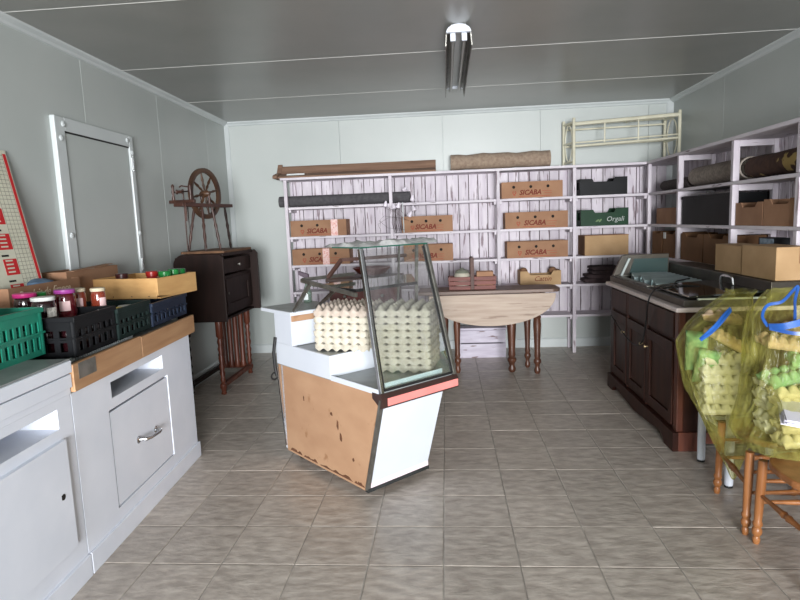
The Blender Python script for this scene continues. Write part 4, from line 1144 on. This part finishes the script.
# ------------------------------------------------------------------ drop-leaf table
dt = thing('drop_leaf_table', 'old drop-leaf table with pale hanging half-oval leaf and turned legs', 'table', (.47, 3.18, 0))
topo = [(-.70, .02), (.58, .02), (.63, .05), (.655, .10), (.66, .22), (.655, .34), (.63, .40), (.58, .43), (-.70, .43)]
MB().prism(topo, 'z', .795, .826).build('top', TABLETOP, dt, bevel=.004)
leaf = [(.60 * math.cos(t), .79 - .305 * abs(math.sin(t)) ** .92) for t in [PI * k / 28 for k in range(29)]]
MB().prism(leaf, 'y', -.004, .016).build('drop_leaf', LEAFWOOD, dt, bevel=.003)
MB().prism([(.58 * math.cos(t), .79 - .30 * abs(math.sin(t)) ** .92) for t in [PI * k / 20 for k in range(21)]], 'y', .434, .452).build('drop_leaf', LEAFWOOD, dt, bevel=.003)
MB().box(-.50, .44, .06, .09, .70, .794).build('apron', LEGWOOD, dt)
MB().box(-.50, .44, .37, .40, .70, .794).build('apron', LEGWOOD, dt)
for lx, ly, rr in ((-.335, .13, .034), (.195, .13, .046), (.37, .30, .034), (.43, .052, .038), (-.45, .36, .034)):
    MB().lathe(turned(.795, rr, 1), c=(lx, ly, 0), n=14).build('leg', LEGWOOD, dt, smooth=True)

# trug with jars
tg = thing('garden_trug', 'reddish wooden trug with central upright handle on the drop-leaf table', 'basket', (.295, 3.40, .8265))
TRG = M('trug_wood', (118, 62, 52), (92, 46, 40), rough=.6, scale=6, stretch=(.6, 5, 5), rand=.08)
for z0 in (.0, .045, .087):
    e = .004 * z0 / .04
    MB().box(-.225 - e, .225 + e, -.085, -.073, z0, z0 + .038).build('slat', TRG, tg, bevel=.002)
    MB().box(-.225 - e, .225 + e, .093, .105, z0, z0 + .038).build('slat', TRG, tg, bevel=.002)
for sx in (-.225, .213): MB().box(sx, sx + .012, -.072, .092, 0, .13).build('end_board', TRG, tg)
MB().box(-.21, .21, -.072, .092, 0, .008).build('bottom_board', TRG, tg)
MB().box(-.018, .018, -.098, -.086, 0, .31).build('handle_post', M('trug_post', (86, 54, 42), (66, 40, 32), rough=.6, scale=6), tg, bevel=.003)
MB().box(-.018, .018, .106, .118, 0, .31).build('handle_post', M('trug_post', (86, 54, 42)), tg, bevel=.003)
MB().tube([(0, -.10, .30), (0, .12, .30)], .014, 10).build('handle_bar', M('trug_post', (86, 54, 42)), tg)
t = thing('tureen', 'rounded pale glazed pot with grey lid in the trug', 'pot', (.20, 3.41, .8355))
MB().lathe([(.05, 0), (.075, .03), (.085, .08), (.08, .13), (.07, .15)], n=18).build('body', M('pale_glaze', (186, 180, 164), (166, 160, 146), rough=.25, scale=8), t, smooth=True)
MB().lathe([(.074, .15), (.06, .175), (.02, .19), (.012, .2), (0, .2)], n=18).build('lid', M('grey_glaze', (110, 112, 100), rough=.3), t, smooth=True)
t = thing('cardboard_tray', 'low brown cardboard tray standing in the other half of the trug', 'box', (.42, 3.34, .8355))
open_box(t, .16, .13, .16, CARD, CARD_IN)

# lilac painted low bench of boards under the table, red wooden chest behind the trolley
lb = thing('painted_step', 'low weathered lilac-white plank step standing behind the drop-leaf table', 'bench', (.42, 3.93, 0))
PW2 = M('step_paint', (206, 200, 212), (186, 178, 192), rough=.75, scale=6, stretch=(.6, 4, 4), c3=(120, 100, 100), s3=8, t3=.62, st3=(.8, 4, 4))
MB().box(-.26, .25, 0, .03, .0, .155).build('riser_board', PW2, lb, bevel=.003)
MB().box(-.26, .25, .012, .04, .165, .30).build('riser_board', PW2, lb, bevel=.003)
MB().box(-.27, .26, .0, .17, .305, .33).build('top_board', PW2, lb, bevel=.003)
MB().box(-.26, -.235, .045, .16, 0, .3).build('side_board', PW2, lb); MB().box(.225, .25, .045, .16, 0, .3).build('side_board', PW2, lb)
ch = thing('wooden_chest', 'red-brown wooden chest of drawers behind the trolley, seen through its glass', 'chest', (-.78, 3.42, 0))
MB().box(-.36, .34, 0, .42, .06, .93).build('body', REDOAK, ch, bevel=.004)
MB().box(-.39, .37, -.02, .44, .931, .965).build('top', M('chest_top', (84, 58, 50), (66, 44, 38), rough=.4, scale=5), ch, bevel=.004)
for z0 in (.1, .38, .66):
    dr = MB().box(-.33, .31, -.014, -.001, z0, z0 + .25).build('drawer', M('chest_red', (116, 44, 34), (92, 34, 26), rough=.4, scale=5), ch, bevel=.004)
    for sx in (-.2, .18): MB().lathe([(.008, 0), (.018, -.02), (.012, -.03), (0, -.032)], c=(sx, -.014, z0 + .125), axis='y', n=10).build('knob', ALU, dr)
for sx in (-.33, .27):
    for yy in (.02, .34): MB().box(sx, sx + .05, yy, yy + .05, 0, .059).build('foot', REDOAK, ch)
t = thing('wooden_bowl', 'shallow red-brown wooden bowl on the chest behind the trolley', 'bowl', (-.72, 3.6, .966))
MB().lathe([(.07, 0), (.14, .03), (.20, .09), (.195, .09), (.135, .04), (.06, .015), (0, .015)], n=20).build('shell', M('chest_red', (116, 44, 34)), t, smooth=True)

# ------------------------------------------------------------------ mahogany counter with marble slab on the right
mc = thing('sideboard', 'long mahogany sideboard with pale marble slab beside the yellow bags', 'sideboard', (0, 0, 0))
X0, X1, Y0, Y1 = 1.475, 2.15, 1.285, 2.76
MB().box(X0, X1, Y0, Y1, .10, .893).build('body', MAHOG, mc, bevel=.004)
MB().box(1.425, 2.18, 1.215, 2.80, .897, .926).build('marble_slab', MARBLE, mc, bevel=.008)
# scalloped plinth
sc_ = [(Y1 + .012, .0), (Y1 + .012, .125), (Y0 - .02, .125), (Y0 - .02, .0), (Y0 + .13, 0), (Y0 + .16, .035)]
sc_ += [(Y0 + .16 + (Y1 - Y0 - .32) * k / 20, .05 - .045 * abs(math.sin(PI * k / 20 * 1.0)) ** 8 + .012 * math.cos(2 * PI * k / 10)) for k in range(1, 20)]
sc_ += [(Y1 - .16, .035), (Y1 - .13, 0)]
MB().prism(sc_, 'x', X0 - .035, X0 - .0).build('plinth', MAHOG, mc, bevel=.003)
MB().prism([(X0, 0), (X0, .125), (X1, .125), (X1, 0), (X1 - .13, 0), (X1 - .16, .05), (X0 + .16, .05), (X0 + .13, 0)], 'y', Y0 - .02, Y0 - .001).build('plinth', REDOAK, mc, bevel=.003)
MB().box(X0 - .012, X0 + .03, Y0 - .012, Y0 + .05, .126, .893).build('corner_post', REDOAK, mc, bevel=.006)
MB().box(X0 - .012, X0 + .03, Y1 - .05, Y1 + .012, .126, .893).build('corner_post', MAHOG, mc, bevel=.006)
for a, b, kx in ((2.31, 2.70, 2.345), (1.86, 2.27, 1.90), (1.345, 1.82, 1.80)):
    dr = MB().box(X0 - .016, X0 - .001, a, b, .715, .875).build('drawer', MAHOG, mc, bevel=.005)
    do = plate((a, b), (.15, .69), [(a + .06, b - .06, .22, .62)], X0 - .020, X0 - .001, 'x').build('door', MAHOG, mc, bevel=.004)
    MB().box(X0 - .009, X0 - .002, a + .065, b - .065, .225, .615).build('door_panel', M('mahogany_panel', (66, 36, 24), (46, 24, 17), rough=.45, spec=.2, scale=4, stretch=(4, 4, .6)), do, bevel=.004)
    MB().lathe([(.006, 0), (.006, -.012), (.012, -.018), (.010, -.026), (0, -.028)], c=(X0 - .02, kx, .565), axis='x', n=10).build('knob', M('brass', (170, 150, 116), rough=.4, metal=.6), do)
for yy in (2.29, 1.84):
    MB().box(X0 - .016, X0 - .001, yy - .012, yy + .012, .13, .89).build('stile', MAHOG, mc, bevel=.003)

# refrigerated display top on the marble
dp = thing('display_chiller', 'dark framed chiller display with metal strips and smoked glass, on the marble slab', 'display', (0, 0, .9265))
plate((1.475, 1.955), (1.235, 2.84), [(1.53, 1.95, 1.32, 2.79)], 0, .042, 'z').build('frame', FRAMEBR, dp, bevel=.004)
plate((1.495, 1.955), (1.96, 2.82), [(1.54, 1.95, 2.0, 2.78)], .0425, .052, 'z').build('frame', ALU, dp)
MB().box(1.531, 1.949, 1.321, 2.789, .001, .006).build('tray_floor', SCREEN, dp)
MB().prism([(1.485, .043), (1.56, .215), (1.60, .225), (1.955, .225), (1.955, .043)], 'y', 2.80, 2.835).build('end_panel', FRAMEBR, dp, bevel=.004)
MB().prism([(1.54, .05), (1.605, .195), (1.625, .195), (1.56, .05)], 'y', 2.765, 2.79).build('pale_edge', M('pale_plastic', (170, 180, 178), rough=.4), dp)
MB().prism([(1.62, .06), (1.66, .19), (1.94, .19), (1.94, .06)], 'y', 2.785, 2.799).build('inner_glass', M('teal_glass', (62, 80, 80), rough=.15), dp)
MB().box(1.958, 2.172, 1.20, 2.835, 0, .146).build('rear_housing', FRAMEBR, dp, bevel=.005)
for k in range(9):
    yy = 2.02 + k * .083
    MB().prism([(yy, .012), (yy + .006, .058), (yy + .046, .078), (yy + .056, .012)], 'x', 1.58 + .02 * (k % 3), 1.92).build('metal_strip', TRAY, dp, bevel=.003)
MB().add(*(lambda A: (A, [(3, 2, 1, 0), (4, 5, 6, 7), (0, 1, 5, 4), (1, 2, 6, 5), (2, 3, 7, 6), (3, 0, 4, 7)]))(
    [(1.52, 1.27, .052), (1.955, 1.27, .075), (1.955, 1.94, .075), (1.52, 1.94, .048), (1.52, 1.27, .062), (1.955, 1.27, .085), (1.955, 1.94, .085), (1.52, 1.94, .058)])).build('smoked_lid', GLASSD, dp)
MB().box(1.56, 1.955, 1.238, 1.262, .012, .052).build('pale_bar', M('pale_green_bar', (196, 204, 194), (180, 190, 180), rough=.4, scale=8), dp, bevel=.003)
MB().tube([(1.93, 1.60, .085), (1.93, 1.61, .125), (1.93, 1.64, .135), (1.93, 1.74, .135), (1.93, 1.77, .125), (1.93, 1.78, .085)], .010, 8).build('lid_handle', CHROME, dp, smooth=True)
MB().tube([(1.58, 1.62, .066), (1.62, 1.8, .068), (1.72, 2.0, .075), (1.85, 2.1, .08)], .006, 6).build('power_lead', RUBBER, dp)
t = thing('cable', 'thin black cable hanging down over the sideboard front', 'cable', (0, 0, 0))
cb = [(1.74, 1.66, .999), (1.66, 1.76, 1.0), (1.57, 1.79, .998), (1.48, 1.72, .985), (1.418, 1.655, .945), (1.415, 1.70, .86), (1.432, 1.763, .783), (1.435, 1.80, .69), (1.435, 1.85, .595), (1.433, 1.97, .535), (1.433, 2.135, .535), (1.433, 2.30, .56), (1.435, 2.482, .60), (1.435, 2.66, .65)]
def smooth_pts(P, n=6):
    P = [Vector(p) for p in P]; out = []
    for i in range(len(P) - 1):
        p0, p1, p2, p3 = P[max(i - 1, 0)], P[i], P[i + 1], P[min(i + 2, len(P) - 1)]
        for k in range(n):
            t_ = k / n
            out.append(.5 * ((2 * p1) + (-p0 + p2) * t_ + (2 * p0 - 5 * p1 + 4 * p2 - p3) * t_ ** 2 + (-p0 + 3 * p1 - 3 * p2 + p3) * t_ ** 3))
    return out + [P[-1]]
MB().tube(smooth_pts(cb), .0055, 7).build('lead', RUBBER, t, smooth=True)

# ------------------------------------------------------------------ chairs with bags of egg boxes
def wooden_chair(label, cx, cy, legs, seat_r=(.215, .215), rz=0):
    t = thing('wooden_chair', label, 'chair', (cx, cy, 0))
    n = 28
    seat = [(seat_r[0] * math.copysign(abs(math.cos(a)) ** .75, math.cos(a)), seat_r[1] * math.copysign(abs(math.sin(a)) ** .75, math.sin(a))) for a in [2 * PI * k / n for k in range(n)]]
    MB().prism(seat, 'z', .397, .428).build('seat', HONEY, t, bevel=.008)
    L_ = [(x - cx, y - cy) for x, y in legs]; tops = [(x * .95, y * .95) for x, y in L_]
    for (a, b), (c, d) in zip(L_, tops):
        pr = turned(1, .021, 2)
        MB().lathe(pr, a=(a, b, 0), b=(c, d, .397), n=14).build('leg', HONEY, t, smooth=True)
    def at(i, z): f = z / .397; return Vector((L_[i][0] + (tops[i][0] - L_[i][0]) * f, L_[i][1] + (tops[i][1] - L_[i][1]) * f, z))
    for i, j, zs in ((0, 1, (.235,)), (2, 3, (.235,)), (0, 2, (.20, .30)), (1, 3, (.20, .30))):
        for z in zs:
            MB().lathe([(.008, 0), (.010, .25), (.013, .42), (.017, .46), (.012, .49), (.012, .51), (.017, .54), (.013, .58), (.010, .75), (.008, 1)], a=at(i, z), b=at(j, z), n=10).build('stretcher', HONEY, t, smooth=True)
    for k in range(6):
        yy = -.17 + k * .068
        MB().lathe([(.008, 0), (.010, .3), (.008, .5), (.010, .7), (.007, 1)], a=(.185, yy * .9, .425), b=(.25, yy, .86), n=8).build('spindle', HONEY, t, smooth=True)
    MB().bar((.255, -.20, .885), (.255, .20, .885), .022, .07).build('back_rail', HONEY, t, bevel=.008)
    return t


wooden_chair('honey coloured turned-leg chair with round seat, carrying loose papers', 1.625, -.005, [(1.414, .202), (1.42, -.215), (1.83, .19), (1.83, -.215)], (.235, .225))
wooden_chair('honey coloured turned-leg chair hidden under the fuller yellow bag', 1.66, .49, [(1.404, .279), (1.462, .700), (1.86, .29), (1.86, .695)], (.20, .205))

ws = thing('white_stool', 'white stool with round legs under the leaning yellow bag', 'stool', (1.75, .95, 0))
for a, b in ((-.196, .17), (-.196, -.18), (.196, .17), (.196, -.18)):
    lg = MB().lathe([(.021, .01), (.023, .02), (.023, .415)], c=(a, b, 0), n=14).build('leg', WHITE, ws, smooth=True)
    MB().lathe([(.022, 0), (.022, .012)], c=(a, b, 0), n=14).build('foot_cap', RUBBER, lg)
MB().box(-.22, .22, -.20, .20, .416, .436).build('seat', WHITE, ws, bevel=.008)
for s_ in (-.18, .17): MB().tube([(-.196, s_, .27), (.196, s_, .27)], .012, 8).build('stretcher', WHITE, ws)
MB().tube([(-.196, -.18, .30), (-.196, .17, .30)], .012, 8).build('stretcher', WHITE, ws)


def carton_mesh(m, w=.24, d=.105, h=.062, nx=5, ny=2):
    k = 6; b = MB(); I = {}
    Nx, Ny = nx * k, ny * k
    for j in range(Ny + 1):
        for i in range(Nx + 1):
            x, y = w * i / Nx, d * j / Ny
            bump = abs(math.sin(PI * nx * x / w)) ** .7 * abs(math.sin(PI * ny * y / d)) ** .7
            I[(i, j)] = len(b.v); b.v.append((x - w / 2, y - d / 2, h * (.52 + .48 * bump)))
    for j in range(Ny):
        for i in range(Nx): b.f.append((I[(i, j)], I[(i + 1, j)], I[(i + 1, j + 1)], I[(i, j + 1)]))
    ring = [(i, 0) for i in range(Nx)] + [(Nx, j) for j in range(Ny)] + [(Nx - i, Ny) for i in range(Nx)] + [(0, Ny - j) for j in range(Ny)]
    rim = []; low = []
    for q, (i, j) in enumerate(ring):
        x, y, z = b.v[I[(i, j)]]
        rim.append(len(b.v)); b.v.append((x * 1.05, y * 1.06, h * .48))
        s_ = .90 + .05 * math.cos(2 * PI * q / k)
        low.append(len(b.v)); b.v.append((x * s_, y * s_, 0))
    n = len(ring)
    for q in range(n):
        q2 = (q + 1) % n
        b.f.append((I[ring[q]], I[ring[q2]], rim[q2], rim[q])); b.f.append((rim[q], rim[q2], low[q2], low[q]))
    b.f.append(tuple(low[::-1]))
    me = b.mesh('egg_carton', m)
    for p in me.polygons: p.use_smooth = True
    return me


CW = carton_mesh(M('carton_white', (214, 214, 206), (196, 196, 186), rough=.9, scale=30)); CG = carton_mesh(M('carton_green', (126, 172, 126), (104, 150, 106), rough=.9, scale=30))
CB = carton_mesh(M('carton_beige', (196, 172, 142), (176, 150, 120), rough=.9, scale=30)); CY = carton_mesh(M('carton_cream', (208, 200, 160), (188, 180, 140), rough=.9, scale=30))
def cartons(bag, rows):
    for k, (me, nm, x, y, z, rx, ry, rz, where) in enumerate(rows):
        o = inst('egg_carton', me, None, (x, y, z), (R(rx), R(ry), R(rz)))
        tag(o, '%s egg carton %s in the %s' % (nm, where, bag), 'egg carton', 'egg cartons in the ' + bag)

B1 = 'leaning yellow bag'; B2 = 'fuller yellow bag'
rows = []
for k in range(6): rows.append((CW, 'grey-white', 1.50 + .006 * (k % 2), .735 + .004 * k, .44 + k * .052, 3, (-3, 4)[k % 2], -6 + 3 * (k % 3), 'in the tall pile' if k < 5 else 'on top of the tall pile'))
rows += [(CB, 'beige', 1.50, .76, .80, 12, 28, 24, 'tilted above the white pile'), (CB, 'beige', 1.53, .84, .90, -8, 15, 40, 'near the bag mouth'),
         (CG, 'pale green', 1.375, .80, .74, 6, 70, 70, 'standing against the film'), (CG, 'pale green', 1.41, .76, .66, 15, 55, 80, 'low against the film')]
cartons(B1, rows)
rows = []
for k in range(5):
    rows.append((CY, 'cream', 1.64, .27 + .012 * k, .445 + k * .052, 2, (-3, 4)[k % 2], 4 - 3 * (k % 3), 'in the cream pile'))
    rows.append((CW, 'grey-white', 1.64, .42 + .006 * k, .445 + k * .052, 2, (4, -3)[k % 2], 3 * (k % 3), 'in the pile behind the cream ones'))
for k in range(7): rows.append((CW, 'grey-white', 1.815, .40, .445 + k * .052, 2, (-4, 3)[k % 2], 90 + 4 * (k % 3), 'in the crosswise pile'))
rows += [(CG, 'bright green', 1.60, .35, .72, 14, -8, 14, 'above the cream pile'), (CG, 'bright green', 1.72, .34, .78, 10, 6, -10, 'above the other green carton'), (CB, 'beige', 1.60, .38, .86, 6, 10, 6, 'tilted under the bag mouth'), (CB, 'beige', 1.72, .41, .93, 0, -6, 12, 'highest of the pile')]
cartons(B2, rows)


def bag_mesh(rings, n=88, seed=0, wr=.05):
    P = []
    # interpolate rings smoothly
    R_ = []
    m = 7
    for i in range(len(rings) - 1):
        for k in range(m):
            f = k / m; f2 = f
            R_.append([a + (b - a) * f2 for a, b in zip(rings[i], rings[i + 1])])
    R_.append(rings[-1])
    vs_ = []
    for j, (z, cx, cy_, rx, ry) in enumerate(R_):
        for i in range(n):
            a = 2 * PI * i / n
            c_, s_ = math.cos(a), math.sin(a)
            e = .8
            ux, uy = math.copysign(abs(c_) ** e, c_), math.copysign(abs(s_) ** e, s_)
            nz = mnoise.noise(Vector((c_ * 2.2 + seed, s_ * 2.2, z * 6))) + .6 * mnoise.noise(Vector((c_ * 6 + seed, s_ * 6, z * 3 + 5))) + .8 * mnoise.noise(Vector((c_ * 12 + seed + z * 4, s_ * 12, z * 3)))
            f = 1 + wr * nz
            vs_.append((cx + ux * rx * f, cy_ + uy * ry * f, z + .010 * mnoise.noise(Vector((c_ * 3, s_ * 3 + seed, z * 8)))))
    b = MB(); k = len(R_)
    fs = [(j * n + i, j * n + (i + 1) % n, (j + 1) * n + (i + 1) % n, (j + 1) * n + i) for j in range(k - 1) for i in range(n)]
    fs.append(tuple(range(n - 1, -1, -1)))
    return b.add(vs_, fs)


BLUE = M('blue_drawstring', (36, 88, 164), (28, 72, 142), rough=.35, scale=8)
b1 = thing('yellow_bag', 'translucent yellow rubbish bag of egg cartons slumped off the white stool', 'bag', (0, 0, 0))
bag_mesh([(.125, 1.495, .60, .008, .008), (.20, 1.49, .60, .035, .03), (.30, 1.485, .60, .075, .06), (.42, 1.475, .625, .115, .10), (.55, 1.470, .70, .155, .15), (.68, 1.462, .76, .168, .18),
          (.80, 1.465, .80, .170, .19), (.88, 1.490, .82, .150, .18), (.95, 1.535, .84, .118, .15), (1.01, 1.58, .85, .082, .11), (1.05, 1.61, .85, .055, .08), (1.075, 1.625, .85, .065, .085)], seed=3, wr=.09).build('film', FILM, b1, smooth=True)
def ribbon(pts, w, th, parent, name='drawstring'):
    P = smooth_pts(pts, 8); b = MB(); vs_ = []
    for i, p in enumerate(P):
        d = (P[min(i + 1, len(P) - 1)] - P[max(i - 1, 0)]).normalized()
        s_ = d.cross(Vector((.3, -1, .1))).normalized(); q = s_.cross(d)
        for a, c in ((-1, -1), (1, -1), (1, 1), (-1, 1)): vs_.append(p + s_ * a * w / 2 + q * c * th / 2)
    n = len(P)
    fs = [(4 * i + k, 4 * i + (k + 1) % 4, 4 * i + 4 + (k + 1) % 4, 4 * i + 4 + k) for i in range(n - 1) for k in range(4)] + [(3, 2, 1, 0), tuple(4 * (n - 1) + k for k in range(4))]
    return b.add(vs_, fs).build(name, BLUE, parent, smooth=True)
ribbon([(1.335, .655, .850), (1.365, .645, .885), (1.405, .645, .925), (1.45, .67, .965), (1.50, .70, 1.0)], .02, .003, b1)
ribbon([(1.335, .652, .846), (1.385, .640, .89), (1.44, .655, .94), (1.50, .695, .99)], .012, .003, b1)

b2 = thing('yellow_bag', 'fuller translucent yellow rubbish bag of egg cartons with loose blue drawstrings', 'bag', (0, 0, 0))
bag_mesh([(.430, 1.61, .29, .14, .16), (.440, 1.61, .285, .235, .22), (.49, 1.63, .285, .275, .255), (.56, 1.645, .31, .265, .245), (.62, 1.655, .345, .25, .21), (.74, 1.67, .38, .240, .185),
          (.88, 1.68, .40, .230, .18), (1.0, 1.69, .42, .215, .17), (1.08, 1.70, .43, .18, .14), (1.12, 1.70, .43, .15, .12)], seed=9, wr=.06).build('film', FILM, b2, smooth=True)
ribbon([(1.46, .26, .985), (1.50, .215, .995), (1.58, .20, 1.02), (1.68, .21, 1.05), (1.80, .25, 1.08)], .03, .003, b2)
ribbon([(1.46, .255, .98), (1.54, .20, .965), (1.62, .185, .975), (1.72, .20, 1.0), (1.80, .24, 1.06)], .016, .003, b2)
ribbon([(1.46, .27, .985), (1.44, .28, 1.03), (1.47, .30, 1.075), (1.53, .30, 1.09), (1.57, .29, 1.14), (1.59, .29, 1.155), (1.575, .28, 1.10), (1.56, .25, 1.06), (1.545, .22, 1.01)], .014, .003, b2)

# loose papers on the front of the bag
for k in range(5):
    o = MB().box(-.15, .15, -.105, .105, 0, .0035).build('paper_sheaf', M('paper', (226, 224, 236), (216, 214, 228), rough=.8, scale=6, rand=.03), loc=(1.615 + .004 * k, .125 - .004 * (k % 2), .598 + k * .0048), rz=R(-24 + 4 * (k % 3)))
    o.rotation_euler = (R(8), R(6), R(-24 + 3.5 * (k % 3)))
    tag(o, 'topmost white paper sheaf lying against the yellow bag' if k == 4 else 'white paper sheaf within the pile lying against the yellow bag', 'paper', 'papers by the yellow bag')

# ------------------------------------------------------------------ put every thing's origin at its base
bpy.context.view_layer.update()
for e in [o for o in bpy.data.objects if o.type == 'EMPTY' and o.parent is None and o.location.length < 1.3 and abs(o.location.x) < 1e-6 and abs(o.location.y) < 1e-6]:
    pts = [c.matrix_world @ Vector(q) for c in e.children_recursive if c.type == 'MESH' for q in c.bound_box]
    mn = Vector([min(p[i] for p in pts) for i in range(3)]); mx_ = Vector([max(p[i] for p in pts) for i in range(3)])
    off = Vector(((mn.x + mx_.x) / 2, (mn.y + mx_.y) / 2, mn.z)) - e.location
    e.location = e.location + off
    for c in e.children: c.location = c.location - off
